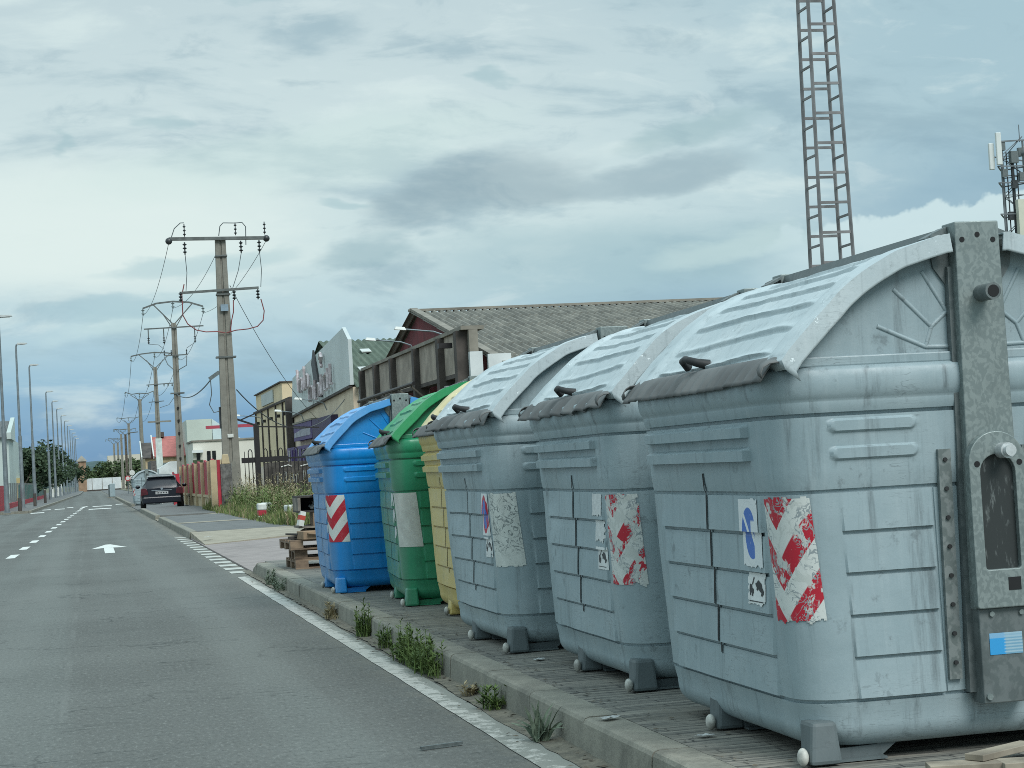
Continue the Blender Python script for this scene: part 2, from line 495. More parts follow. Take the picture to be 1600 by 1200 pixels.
def lips(z, skip=False):
    for k in range(5):
        g0, g1 = GR[k], GR[k + 1]
        if g0 - .0005 <= z < g1 - .0135:
            return .012 * (1 - (z - g0) / (g1 - g0))
        if k and g0 - .0125 < z < g0 - .0005: return 0 if skip else -.007
    return 0
def disp(face, s, z, skip=False):
    """outward relief at metre position s along a face (0 front/back long side, 1 corner, 2 end)"""
    dd = rim_d(z)
    if belts(z): return 0 if skip else -.011
    if z > 1.178: return dd
    if z > .89: dd += .005
    if z > 1.14: dd += .006
    if face == 0:
        if not skip and abs(s) < .0085 and .30 < z < .955: return -.020
        if .207 <= z < .89 and abs(s) < .515: dd += lips(z, skip)
        for z0, z1 in ((.995, 1.03), (1.075, 1.108)):
            if z0 - .0005 <= z <= z1 + .012 and -.47 < s < .57: dd += .026 * (1 if z <= z1 else max(0, 1 - (z - z1) / .012))
    elif face == 2:
        x = abs(s)
        if .207 <= z < .89 and .19 < x < .50: dd += lips(z, skip) * .7
        if .207 <= z < .89 and (.182 <= x <= .19) and not skip: dd -= .005
        for z0, z1 in ((.985, 1.025), (1.075, 1.115)):
            zm = (z0 + z1) / 2; h = (z1 - z0) / 2
            xx = max(0, abs(x - .375) - (.145 - h)); rr = math.hypot(xx, z - zm)
            if rr < h + .004: dd += .010 * min(1, max(0, (h + .004 - rr) / .008))
    return dd


def body_point(face, t, z, off=None, sgn=1):
    """face 0: t = metre position, near front face; returns position+normal for the front face, corner (t 0..1) or near end"""
    a, b = cA(z), cB(z)
    if face == 0: p, n = Vector((-a, t, z)), Vector((-1, 0, 0)); s = t * .585 / (b - RY)
    elif face == 2: p, n = Vector((t, -b, z)), Vector((0, -1, 0)); s = t * .53 / (a - RX)
    else:
        an = math.pi + t * math.pi / 2; c, q = math.cos(an), math.sin(an)
        p = Vector((-(a - RX) + RX * c, -(b - RY) + RY * q, z)); n = Vector((c / RX, q / RY, 0)).normalized(); s = 0
    dd = disp(face, s, z) if off is None else off + max(0, disp(face, s, z, True))
    p = p + n * dd
    return p + n * (mnoise.noise(p * 2.3) * .0055 + mnoise.noise(p * 7.1) * .0016)


def make_body():
    ys = [-.585, -.575, -.475, -.465, -.566, -.54, -.52, -.514, -.48, -.4, -.3, -.2, -.1, -.04, -.0088, -.0082]
    fy = sorted(set(ys + [-y for y in ys]))
    xs = [-.53, -.525, -.515, -.505, -.4985, -.49, -.45, -.38, -.3, -.26, -.25, -.245, -.24, -.235, -.23, -.225, -.21, -.1915, -.189, -.183, -.181, -.14, -.05]
    fx = sorted(set(xs + [-x for x in xs]))
    zs = [.044, .045, .048, .053, .061, .072, .085, .100, .114, .123, .145, .17, .1935]
    for g in GR: zs += [g - .0135, g - .0122, g - .0010, g]
    for i in range(5): zs += [GR[i] + (GR[i + 1] - GR[i]) * q for q in (.25, .5, .75)]
    zs += [.2998, .3002, .93, .9548, .9552, .983, .9945, .9952, 1.03, 1.036, 1.042, 1.06, 1.0745, 1.0752, 1.108, 1.114, 1.120]
    for z0, z1 in ((.985, 1.025), (1.075, 1.115)): zs += [z0 - .004 + (z1 - z0 + .008) * q / 12 for q in range(13)]
    zs += [1.1265, 1.1278, 1.139, 1.14, 1.16, 1.175] + [1.178 + .112 * q / 14 for q in range(15)]
    zs = sorted(set(round(z, 5) for z in zs))
    cols = []
    for q in range(4):
        if q in (0, 2): cols += [(q, 0, y) for y in (fy[::-1] if q == 0 else fy)]
        else: cols += [(q, 2, x) for x in (fx if q == 1 else fx[::-1])]
        cols += [(q, 1, (k + .5) / 12) for k in range(12)] if False else [(q, 1, k / 14) for k in range(1, 14)]
    rows = []
    for z in zs:
        a, b = cA(z), cB(z); row = []
        for q, kind, t in cols:
            if kind == 0:
                y = t / .585 * (b - RY)
                n = Vector((-1, 0, 0)) if q == 0 else Vector((1, 0, 0)); p = Vector((-a if q == 0 else a, y, z)); dd = disp(0, t, z)
            elif kind == 2:
                x = t / .53 * (a - RX)
                n = Vector((0, -1, 0)) if q == 1 else Vector((0, 1, 0)); p = Vector((x, -b if q == 1 else b, z)); dd = disp(2, t, z)
            else:
                an = math.pi * (1 + .5 * q) + t * math.pi / 2; c, s_ = math.cos(an), math.sin(an)
                rx, ry = RX, RY
                sx = -1 if q in (0, 3) else 1; sy = -1 if q in (0, 1) else 1
                p = Vector((sx * (a - rx) + rx * c, sy * (b - ry) + ry * s_, z)); n = Vector((c / rx, s_ / ry, 0)).normalized(); dd = disp(1, 0, z)
            p = p + n * dd
            w = mnoise.noise(p * 2.3) * .0055 + mnoise.noise(p * 7.1) * .0016
            row.append(p + n * w)
        rows.append(row)
    # lip of the opening turns inward
    top = rows[-1]; c0 = Vector((0, 0, 1.29))
    rows.append([Vector((p.x * .97, p.y * .97, 1.292)) for p in top])
    rows.append([Vector((p.x * .86, p.y * .90, 1.285)) for p in top])
    n = len(cols); mb = MB(); vs = [p for r in rows for p in r]; fs = []
    for i in range(len(rows) - 1):
        for j in range(n): fs.append((i * n + j, i * n + (j + 1) % n, (i + 1) * n + (j + 1) % n, (i + 1) * n + j))
    fs.append(tuple(range(n - 1, -1, -1)))
    fs.append(tuple((len(rows) - 1) * n + j for j in range(n)))
    mb.add(vs, fs)
    return mb


LIDP = [(-.095, 1.690), (-.135, 1.684), (-.26, 1.648), (-.365, 1.598), (-.467, 1.530), (-.566, 1.440), (-.660, 1.345), (-.694, 1.303)]
def lid_curve(n=48):
    pts = [Vector((x, 0, z)) for x, z in LIDP]; out = []
    def cr(p0, p1, p2, p3, t):
        return .5 * ((2 * p1) + (-p0 + p2) * t + (2 * p0 - 5 * p1 + 4 * p2 - p3) * t * t + (-p0 + 3 * p1 - 3 * p2 + p3) * t ** 3)
    k = len(pts) - 1
    for i in range(n + 1):
        f = i / n * k; j = min(int(f), k - 1); t = f - j
        out.append(cr(pts[max(j - 1, 0)], pts[j], pts[j + 1], pts[min(j + 2, k)], t))
    return out


def make_lid(seed=0):
    cv = lid_curve(210); n = len(cv)
    ys = [-.865, -.862, -.857, -.83, -.81, -.79, -.77, -.74, -.722, -.708, -.69, -.67, -.655, -.64, -.6, -.55, -.5, -.45, -.4, -.35, -.3, -.25, -.2, -.15, -.1, -.05, 0]
    ys = ys + [-y for y in ys[:-1]][::-1]
    ribs = [.20, .34, .47, .60, .73, .86]
    rows = []
    for i, p in enumerate(cv):
        t = i / (n - 1)
        tg = (cv[min(i + 1, n - 1)] - cv[max(i - 1, 0)]).normalized(); nm = Vector((tg.z, 0, -tg.x))
        if nm.x > 0: nm = -nm
        row = []
        yy = [ys[0]] * 3 + ys + [ys[-1]] * 3
        for j, y in enumerate(yy):
            h = 0
            if j < 3 or j >= len(yy) - 3:
                h = {0: -.062, 1: -.055, 2: -.006}[min(j, len(yy) - 1 - j)]
            ad = abs(y)
            if ad > .705: h += .016
            elif ad > .655: h += .016 * (ad - .655) / .05
            if ad < .64:
                e = min(1, (.64 - ad) / .05)
                for rb in ribs:
                    q_ = t - rb - .010 * math.sin(y * 3.1 + rb * 8 + seed)
                    dd = q_ / (.022 if q_ < 0 else .0055)
                    h += e * .0105 * math.exp(-dd * dd) * (1 + .3 * mnoise.noise(Vector((y * 2, rb * 9, seed))))
                    dd = (q_ - .014) / .007
                    h -= e * .004 * math.exp(-dd * dd)
            h += .007 * mnoise.noise(Vector((t * 3 + seed * 7, y * 2.3, 1))) + .003 * mnoise.noise(Vector((t * 11, y * 9, seed)))
            yo = y + (.012 * (j < 2) - .012 * (j >= len(yy) - 2)) * 0
            row.append(Vector((p.x, yo, p.z)) + nm * h)
        rows.append(row)
    # lower edge turned down
    rows.append([v + Vector((.012, 0, -.030 - .004 * mnoise.noise(Vector((v.y * 7, 3, seed))))) for v in rows[-1]])
    return MB().grid([r[::-1] for r in rows]) if False else MB().grid(rows)


def make_flap(seed, amp, wl, ragged):
    rows = []; ny = 180
    for i in range(9):
        t = i / 8; row = []
        for j in range(ny + 1):
            y = -.80 + 1.60 * j / ny
            ph = y / wl * 2 * math.pi + 1.2 * mnoise.noise(Vector((y * 3, seed, 0)))
            sn = math.sin(ph); w = amp * t ** .6 * (abs(sn) ** .6 * (1 if sn > 0 else -1)) + amp * .5 * t * mnoise.noise(Vector((y * 4, seed * 3, 2)))
            ln = .088 + ragged * mnoise.noise(Vector((y * 5, seed, 5))) + ragged * .5 * mnoise.noise(Vector((y * 17, seed, 8)))
            x = -.680 - .088 * t ** .8 - w; z = 1.335 - ln * (t ** 1.25) + w * .12
            row.append(Vector((x, y, z)))
        rows.append(row)
    mb = MB().grid(rows)
    # folded ends
    for sg in (-1, 1):
        rr = []
        for i in range(7):
            an = i / 6 * math.pi; rr.append([Vector((-.718 + .05 * math.cos(an + .4), sg * (.80 + .035 * u), 1.285 - .012 * u + .035 * math.sin(an + .4))) for u in (0, .5, 1)])
        mb.grid(rr)
    return mb


def plate_pocket(outer, inner, y0, yf, yp):
    """plate facing -y: outer/inner loops (same count, ccw seen from -y), front at yf, pocket floor at yp, back at y0"""
    n = len(outer); mb = MB()
    vs = [(x, y0, z) for x, z in outer] + [(x, yf, z) for x, z in outer] + [(x, yf, z) for x, z in inner] + [(x, yp, z) for x, z in inner]
    fs = []
    for i in range(n):
        j = (i + 1) % n
        fs += [(i, j, n + j, n + i), (n + i, n + j, 2 * n + j, 2 * n + i), (2 * n + i, 2 * n + j, 3 * n + j, 3 * n + i)]
    fs.append(tuple(range(n - 1, -1, -1)))
    mb.add(vs, fs)
    pk = MB().add([(x, yp, z) for x, z in inner], [tuple(range(n))])
    return mb, pk


def arch(w, z0, z1, r_top, n=14, r_bot=.01):
    """rounded-top plate outline ccw from -y side: x right, z up"""
    pts = []
    for k in range(4):
        a = math.pi + k / 3 * math.pi / 2; pts.append((-w + r_bot + r_bot * math.cos(a), z0 + r_bot + r_bot * math.sin(a)))
    for k in range(4):
        a = 1.5 * math.pi + k / 3 * math.pi / 2; pts.append((w - r_bot + r_bot * math.cos(a), z0 + r_bot + r_bot * math.sin(a)))
    for k in range(n + 1):
        a = k / n * math.pi; pts.append((w * math.cos(a), z1 - r_top + r_top * math.sin(a)))
    return pts


def make_mast(root, face):
    """galvanised lifting post with its arm, on the -y end (face=-1) or the +y end"""
    kw = {} if face < 0 else {'rz': math.pi}
    mb = MB()
    mb.add([(-.078, -.93, 1.745), (.078, -.93, 1.745), (.078, -.83, 1.745), (-.078, -.83, 1.745), (-.092, -.93, .47), (.092, -.93, .47), (.092, -.83, .47), (-.092, -.83, .47)],
           [(0, 1, 2, 3), (7, 6, 5, 4), (4, 5, 1, 0), (5, 6, 2, 1), (6, 7, 3, 2), (7, 4, 0, 3)])
    mast = mb.build('lifting_post', M['galv'], root, bevel=.004, **kw)
    b2 = MB()
    b2.tbox((-.112, .112, -.895, -.70, .20), (-.096, .096, -.895, -.75, 1.60))
    b2.build('post_flange', M['galv_dark'], root, **kw)
    for sx in (-1, 1):
        rl = MB(); x0, x1 = sorted((sx * .128, sx * .172))
        def yb(z): return -(cB(z) + .004)
        rl.add([(x0, yb(.245) - .012, .245), (x1, yb(.245) - .012, .245), (x1, yb(1.0) - .016, 1.0), (x0, yb(1.0) - .016, 1.0), (x0, yb(.245) + .03, .245), (x1, yb(.245) + .03, .245), (x1, yb(1.0) + .03, 1.0), (x0, yb(1.0) + .03, 1.0)],
               [(0, 1, 2, 3), (7, 6, 5, 4), (0, 4, 5, 1), (3, 2, 6, 7), (0, 3, 7, 4), (1, 5, 6, 2)])
        ro = rl.build('side_rail', M['galv_rail'], root, **kw)
        if face < 0:
            for k in range(8):
                z = .30 + k * .095; y = yb(z) - .016; MB().cyl((sx * .150, y + .01, z), (sx * .150, y - .006, z), .0075, n=8).build('rivet', M['black'], ro)
    # pin and holes
    tb = MB(); tb.tube([(0, -.93, 1.505), (0, -1.02, 1.505)], .028, 16)
    tb.build('pin_tube', M['galv_dark'], root, smooth=40, **kw)
    for x, z, y, r in ((0, 1.505, -1.0205, .020), (-.055, 1.685, -.9305, .009), (.0, 1.70, -.9305, .009), (.055, 1.682, -.9305, .009)):
        if face < 0: MB().cyl((x, y, z), (x, y - .0012, z), r, n=14).build('bolt_hole', M['hole'], mast)
    # lifting arm: round-topped plate with a scraped pocket
    outer = arch(.100, .475, 1.050, .100); inner = arch(.062, .60, .975, .06)
    pl, pk = plate_pocket(outer, inner, -.932, -.968, -.948)
    arm = pl.build('lifting_arm', M['galv'], root, bevel=.003, **kw)
    pk.build('scraped_pocket', M['grease'], arm)
    sl = MB().prism([(.012, .530), (.056, .530), (.056, .572), (.012, .572)], 'y', -.9695, -.9688)
    sl.build('square_slot', M['hole'], arm)
    pn = MB().tube([(.018, -.965, .985), (.018, -1.015, .985)], .026, 14); pn.tube([(.018, -1.015, .985), (.018, -1.035, .985)], .019, 14)
    pn.build('pivot_pin', M['bolt'], arm, smooth=40)
    for x, z in ((-.072, .945), (.078, .945)):
        MB().cyl((x, -.966, z), (x, -.9695, z), .010, n=12).build('bolt_hole', M['hole'], arm)
    ft = MB().add([(-.098, -.9685, .475), (.098, -.9685, .475), (.098, -.9685, .585), (-.098, -.9685, .585), (-.104, -1.03, .478), (.104, -1.03, .478), (.098, -.99, .500), (-.098, -.99, .500)],
                  [(0, 1, 2, 3)[::-1], (4, 5, 6, 7), (0, 1, 5, 4), (1, 2, 6, 5), (2, 3, 7, 6), (3, 0, 4, 7)])
    # lower data plate
    lp = MB().box(-.088, .088, -.945, -.862, .165, .474).build('lower_plate', M['galv_dark'], root, bevel=.004, **kw)
    for x, z, r in ((-.07, .188, .011), (.07, .188, .011), (-.045, .455, .009), (.06, .455, .009)):
        if face < 0: MB().cyl((x, -.944, z), (x, -.953, z), r, n=8).build('bolt', M['galv'], lp)
    lb = MB().quad((-.058, -.9472, .322), (.058, -.9472, .322), (.058, -.9472, .392), (-.058, -.9472, .392)); lb.uv = [(0, 0), (1, 0), (1, 1), (0, 1)]
    lb.build('data_label', M['blue_label'], lp)
    # lid hinge brackets at the head of the post
    for sx in (-1, 1):
        hb = MB().prism([(sx * .081, 1.735), (sx * .13, 1.715), (sx * .15, 1.685), (sx * .138, 1.60), (sx * .081, 1.52)], 'y', -.875, -.862)
        hb.prism([(sx * .081, 1.735), (sx * .155, 1.700), (sx * .150, 1.690), (sx * .081, 1.725)], 'y', -.861, -.80)
        h = hb.build('hinge_bracket', M['galv_dark'], root, **kw)
        MB().cyl((sx * .118, -.874, 1.685), (sx * .118, -.905, 1.685), .022, .019, n=8).build('hinge_bolt', M['bolt'], h)


def shift_new(root, before, dy):
    for o in kids(root):
        if o.name not in before and not o.name.startswith('side_rail'): o.location.y += dy


def make_container():
    root = thing('waste_container', 'container', 'container')
    make_body().build('body', M['gray'], root, smooth=38)
    for k in range(2):
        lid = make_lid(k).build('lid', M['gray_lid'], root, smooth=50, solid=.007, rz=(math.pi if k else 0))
        h = MB().tube([(-.648, .045, 1.352), (-.694, .05, 1.362), (-.716, .07, 1.372), (-.716, .115, 1.380), (-.712, .165, 1.374), (-.684, .185, 1.35)], [.020, .016, .014, .013, .014, .017], 10)
        h.build('lid_handle', M['black'], lid, smooth=50)
    for k in range(2):
        make_flap(1.3 + k, .0085, .098, .008).build('rubber_flap', M['rubber'], root, smooth=60, solid=.004, rz=(math.pi if k else 0))
    # domed end walls with radial ribs
    prof = [(x * .955, z - .028) for x, z in LIDP[::-1]]
    poly = [(-.655, 1.285)] + prof[1:] + [(-x, z) for x, z in prof[1:][::-1]] + [(.655, 1.285)]
    for sy in (-1, 1):
        y1 = sy * .800; y0 = sy * .74
        ew = MB().prism(poly, 'y', min(y0, y1), max(y0, y1)).build('end_wall', M['gray'], root)
        yr = sy * .797
        for sx in (-1, 1):
            rb = MB()
            for (x0, z0, x1, z1) in ((-.345, 1.415, -.178, 1.340), (-.28, 1.535, -.153, 1.407), (-.175, 1.59, -.095, 1.455), (-.178, 1.34, -.09, 1.338), (-.178, 1.34, -.153, 1.407), (-.153, 1.407, -.095, 1.455)):
                rb.tube([(sx * x0, yr, z0), (sx * x1, yr, z1)], .0085, 8)
            rb.build('radial_ribs', M['gray'], ew, smooth=60)
        st = MB().box(-.655, .655, min(sy * .801, sy * .818), max(sy * .801, sy * .818), 1.289, 1.322)
        st.build('sill_strip', M['gray'], ew, bevel=.005)
    MB().add([(-.075, -.83, 1.700), (.075, -.83, 1.700), (.075, .83, 1.700), (-.075, .83, 1.700), (-.06, -.83, 1.738), (.06, -.83, 1.738), (.06, .83, 1.738), (-.06, .83, 1.738)],
             [(3, 2, 1, 0), (4, 5, 6, 7), (0, 1, 5, 4), (1, 2, 6, 5), (2, 3, 7, 6), (3, 0, 4, 7)]).build('top_bar', M['galv_dark'], root)
    for f in (-1, 1):
        before = {o.name for o in kids(root)}; make_mast(root, f); shift_new(root, before, -f * .065)
    for sx in (-1, 1):
        for fy, gy in ((-.765, -.72), (.18, .135)):
            f = MB(); X0, X1 = sorted((sx * .672, sx * .560)); Y0, Y1 = fy - .05, fy + .06
            f.tbox((X0, X1, Y0, Y1 - .01, .004), (X0 + .022, X1 - .005, Y0 + .03, Y1 + .04, .140))
            fo = f.build('foot', M['foot_gray'], root, bevel=.014)
            g = MB().prism([(sx * .565, .010), (sx * .39, .010), (sx * .26, .105), (sx * .29, .12), (sx * .41, .045), (sx * .565, .04)], 'y', gy - .010, gy + .010)
            g.prism([(sx * .565, .010), (sx * .39, .010), (sx * .39, .002), (sx * .565, .002)], 'y', gy - .05, gy + .05)
            g.build('gusset', M['foot_gray'], fo)
            MB().sphere((sx * .686, fy - .015, 0.032), .026, 12, 8, (.7, 1, 1.15)).build('caster', M['white_caster'], fo, smooth=60)
    return root


def sticker(root, name, mat, s0, s1, z0, z1, off=.003, skew=0., ns=22, nz=70, torn=None):
    """a sheet glued round the near street-side corner: s<0 runs onto the long side, s>0 onto the end"""
    LC = .27
    zs = [z0 + (z1 - z0) * i / nz for i in range(nz + 1)]
    for g in GR:
        for e in (-.0136, -.0008, .0002):
            if z0 < g + e < z1: zs.append(g + e)
    zs.sort(); rows = []; uv = []
    for z in zs:
        row = []; v = (z - z0) / (z1 - z0)
        for j in range(ns + 1):
            u = j / ns; s = s0 + (s1 - s0) * u + skew * (v - .5)
            a, b = cA(z), cB(z)
            if s < -LC / 2: p = body_point(0, -(b - RY) + (-s - LC / 2), z, off)
            elif s > LC / 2: p = body_point(2, -(a - RX) + (s - LC / 2), z, off)
            else: p = body_point(1, (s + LC / 2) / LC, z, off)
            row.append(p); uv.append((u, v))
        rows.append(row)
    mb = MB().grid(rows); mb.uv = uv
    if torn:
        k = ns + 1; keep = []
        for f in mb.f:
            u = sum(uv[i][0] for i in f) / 4; v = sum(uv[i][1] for i in f) / 4
            if torn(u, v): keep.append(f)
        mb.f = keep
    return mb.build(name, mat, root, smooth=50)


def pictogram(root, s0, s1, z0, z1):
    """tow-truck pictogram: hook crane and lifted car, with an illegible caption line"""
    def P(u, v):
        s = s0 + (s1 - s0) * u; z = z0 + (z1 - z0) * v; b = cB(z)
        return body_point(0, -(b - RY) + (-s - .135), z, .0046) if s < -.135 else body_point(1, (s + .135) / .27, z, .0046)
    mb = MB()
    for poly in ([(.10, .40), (.34, .36), (.34, .50), (.26, .52), (.24, .62), (.12, .64)], [(.24, .62), (.29, .62), (.40, .84), (.36, .86)], [(.13, .30), (.19, .30), (.19, .39), (.13, .40)], [(.25, .28), (.31, .28), (.31, .37), (.25, .37)],
                 [(.44, .66), (.52, .56), (.90, .34), (.93, .46), (.84, .56), (.80, .68), (.62, .78), (.54, .70)],
                 [(.52, .48), (.59, .46), (.60, .54), (.53, .57)], [(.78, .32), (.85, .30), (.86, .37), (.79, .40)],
                 [(.10, .12), (.90, .12), (.90, .15), (.10, .15)]):
        mb.add([P(u, v) for u, v in poly], [tuple(range(len(poly)))])
    return mb.build('tow_pictogram', M['ink'], root)


def ragged(seed, amt=.06):
    def f(u, v):
        n = lambda k, q: amt * (1 + mnoise.noise(Vector((k * 6, seed + q, 0))) * 1.6)
        return n(v, 1) * .4 < u < 1 - n(v, 2) * .4 and n(u, 3) < v < 1 - n(u, 4) * .4
    return f


def seam_strip(root):
    rows = []
    for i in range(140):
        z = .305 + .65 * i / 139; w = .0065 + .002 * mnoise.noise(Vector((z * 14, 0, 0))); c = .004 * mnoise.noise(Vector((z * 9, 3, 0)))
        rows.append([body_point(0, c + w * k, z, .0035 if abs(k) < 1.5 else .001) for k in (1, .5, 0, -.5, -1)])
    return MB().grid(rows).build('joint_strip', M['hole'], root)


gray = make_container(); seam_strip(gray)
BG = 'waste containers lined up along the kerb'
bins = [   # x, y, rot, colour, label
    (2.893, 6.69, 0., 'gray', 'large grey waste container nearest the camera with torn blue disc sticker'),
    (2.953, 8.92, R(-.6), 'gray', 'grey waste container second in row, red scraps left on its white corner sticker'),
    (2.835, 10.99, R(.4), 'gray', 'grey waste container third in row, scratched white corner sticker beside round red-edged no parking sticker'),
    (3.045, 12.92, R(-1.5), 'yellow', 'yellow waste container squeezed between the green and grey ones'),
    (2.946, 14.94, R(-4.0), 'green', 'green waste container with a plain white sticker on its corner'),
    (2.634, 17.02, R(-1.4), 'blue', 'blue waste container with crisp red and white chevron sticker beside the pallets')]
KERB_Z = .14
roots = []
for i, (x, y, rz, c, lab) in enumerate(bins):
    if i == 0: o = gray
    else:
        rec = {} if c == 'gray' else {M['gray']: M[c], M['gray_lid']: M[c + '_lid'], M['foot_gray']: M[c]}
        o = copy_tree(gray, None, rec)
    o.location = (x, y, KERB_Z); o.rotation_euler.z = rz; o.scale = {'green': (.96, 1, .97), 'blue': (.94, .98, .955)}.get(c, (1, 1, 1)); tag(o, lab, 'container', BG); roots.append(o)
for i in (1, 2):      # the middle flaps are more crumpled than the first one
    for o in kids(roots[i]):
        if o.name.startswith('rubber_flap') and abs(o.rotation_euler.z) < 1:
            f = make_flap(5.1 + i * 2, .016, .24, .022); o.data = f.build('x', M['rubber'], smooth=60).data
            bpy.data.objects.remove([q for q in COL.objects if q.name == 'x'][0])
# stickers
sticker(roots[0], 'chevron_sticker', M['chev_worn'], -.165, .065, .455, .872, skew=-.02, torn=ragged(1, .02))
s = sticker(roots[0], 'no_parking_sticker', M['nopark_faded'], -.43, -.235, .628, .868, skew=-.02, torn=ragged(2, .03))
s = sticker(roots[0], 'tow_away_sticker', M['sticker_white'], -.415, -.235, .50, .615, torn=ragged(3, .05)); pictogram(s, -.415, -.235, .50, .615)
sticker(roots[1], 'chevron_sticker', M['chev_old'], -.155, .075, .455, .872, skew=-.02, torn=ragged(4, .03))
sticker(roots[1], 'torn_sticker', M['white_torn'], -.40, -.22, .765, .872, torn=ragged(5, .06))
sticker(roots[1], 'torn_sticker', M['white_torn'], -.385, -.20, .64, .755, torn=ragged(6, .14))
s = sticker(roots[1], 'tow_away_sticker', M['sticker_white'], -.37, -.20, .525, .630, torn=ragged(7, .02)); pictogram(s, -.37, -.20, .525, .630)
sticker(roots[2], 'scratched_sticker', M['white_scratched'], -.135, .095, .46, .872, skew=-.02, torn=ragged(8, .02))
sticker(roots[2], 'no_parking_sticker', M['nopark_red'], -.345, -.185, .635, .868)
s = sticker(roots[2], 'tow_away_sticker', M['sticker_white'], -.325, -.175, .515, .625); pictogram(s, -.325, -.175, .515, .625)
sticker(roots[4], 'blank_sticker', M['white_plain'], -.10, .15, .455, .872, skew=-.02)
for z0, z1, q in ((.77, .872, .03), (.64, .755, .16), (.52, .62, .2)):
    sticker(roots[4], 'torn_sticker', M['white_torn'], -.26, -.15, z0, z1, torn=ragged(9 + z0, q))
sticker(roots[5], 'chevron_sticker', M['chev_new'], -.12, .14, .455, .872, skew=-.02)
for z0, z1 in ((.74, .86), (.62, .72), (.53, .61)):
    sticker(roots[5], 'torn_sticker', M['white_torn'], -.21, -.155, z0, z1, torn=ragged(3 + z0, .12))
#REST
def dent_field(p, seed):
    q = Vector((seed * 7.3, seed * 3.1, seed)); k = Vector((mnoise.noise(p * 1.6 + q), mnoise.noise(p * 1.6 - q), 0)) * .010
    rd = random.Random(seed)
    for _ in range(7):
        side = rd.random() < .5; z = rd.uniform(.15, 1.2)
        c = Vector((-.66, rd.uniform(-.6, .6), z)) if side else Vector((rd.uniform(-.55, .55), -.80, z))
        d_ = (p - c).length / rd.uniform(.08, .20); a = rd.uniform(.006, .020)
        if d_ < 3: k += (Vector((1, 0, 0)) if side else Vector((0, 1, 0))) * a * math.exp(-d_ * d_)
    return k
for i, r in enumerate(roots):
    if i == 0: continue
    for o in kids(r):
        nm = o.name.split('.')[0]
        if nm in ('body', 'joint_strip') or 'sticker' in nm:
            ms = [o] + [c for c in kids(o)]
            for q in ms:
                q.data = q.data.copy()
                for v in q.data.vertices: v.co += dent_field(v.co, i + 2)
        elif nm == 'lid':
            o.data = o.data.copy()
            for v in o.data.vertices:
                p = v.co; v.co += Vector((-.6, 0, .8)) * (.012 * mnoise.noise(Vector((p.x * 3, p.y * 2.2, i * 5.0))) + .004 * mnoise.noise(Vector((p.x * 9, p.y * 7, i * 5.0))))

# ------------------------------------------------------------------ ground materials
def asphalt():
    m, t, b = mat_base('asphalt'); v = t.node('ShaderNodeTexCoord').outputs['Object']
    x, y, z = t.sep(v)
    big = t.noise(v, .35, 5, .6)
    c = t.mix(t.step(big, .3, .7), (.096, .100, .092), (.126, .131, .121))
    lane = t.noise(t.map(v, scale=(1.6, .02, 1)), 1., 3, .5)
    c = t.mix(t.step(lane, .4, .65, 0, .35), c, (.175, .195, .182))
    grain = t.noise(t.map(v, scale=(1, .36, 1)), 44., 4, .85)
    c = t.mix(t.step(grain, .52, .68, 0, .60), c, (.24, .25, .232))
    c = t.mix(t.step(grain, .48, .33, 0, .60), c, (.048, .052, .048))
    mid = t.noise(v, 28., 4, .7)
    c = t.mix(t.step(mid, .45, .7, 0, .3), c, (.09, .105, .10))
    # long paving seam and short transverse cracks
    sx = t.m('ADD', x, t.m('MULTIPLY', t.m('SUBTRACT', t.noise(t.comb(0, y, 0), .15, 3, .5), .5), .10))
    seam = t.step(t.m('ABSOLUTE', t.m('ADD', sx, .18)), .03, .01)
    c = t.mix(t.m('MULTIPLY', seam, t.step(t.noise(v, .6, 3, .5), .42, .6, 0, .16)), c, (.22, .23, .215))
    cr = t.noise(t.map(v, scale=(1.1, 7, 1)), 1., 3, .5)
    crm = t.m('MULTIPLY', t.step(t.m('ABSOLUTE', t.m('SUBTRACT', cr, .5)), .010, .004), t.step(t.noise(v, 1.1, 3, .5), .52, .62))
    c = t.mix(t.m('MULTIPLY', crm, .8), c, (.04, .046, .043))
    vc = t.voro(t.vm('ADD', t.map(v, scale=(1, .5, 1)), t.vm('SCALE', t.noise(v, 1.5, 4, .6, col=True))), .55, 'DISTANCE_TO_EDGE')
    ck = t.m('MULTIPLY', t.step(vc, .010, .004), t.step(t.noise(v, .45, 3, .5), .50, .60))
    c = t.mix(t.m('MULTIPLY', ck, .65), c, (.045, .05, .047))
    st = t.noise(t.map(v, loc=(7, 3, 0)), .9, 5, .7)
    c = t.mix(t.step(st, .60, .72, 0, .35), c, (.07, .075, .07))
    tr = t.m('MINIMUM', t.m('ABSOLUTE', t.m('SUBTRACT', x, .95)), t.m('ABSOLUTE', t.m('ADD', x, .65)))
    c = t.mix(t.m('MULTIPLY', t.step(tr, .42, .08), t.step(t.noise(t.map(v, scale=(1, .15, 1)), 1.2, 3, .5), .35, .6, .05, .32)), c, (.165, .172, .16))
    # dusty margin along the kerb
    dust = t.m('MULTIPLY', t.step(x, 1.45, 1.84), t.step(t.noise(t.map(v, scale=(1, .5, 1)), 5., 6, .7), .38, .58))
    c = t.mix(t.m('MULTIPLY', dust, .75), c, (.20, .19, .155))
    t.put(b.inputs['Base Color'], c); b.inputs['Roughness'].default_value = .85
    b.inputs['Specular IOR Level'].default_value = .35
    bump(t, b, t.noise(v, 130., 2, .7), .006, .7)
    return m


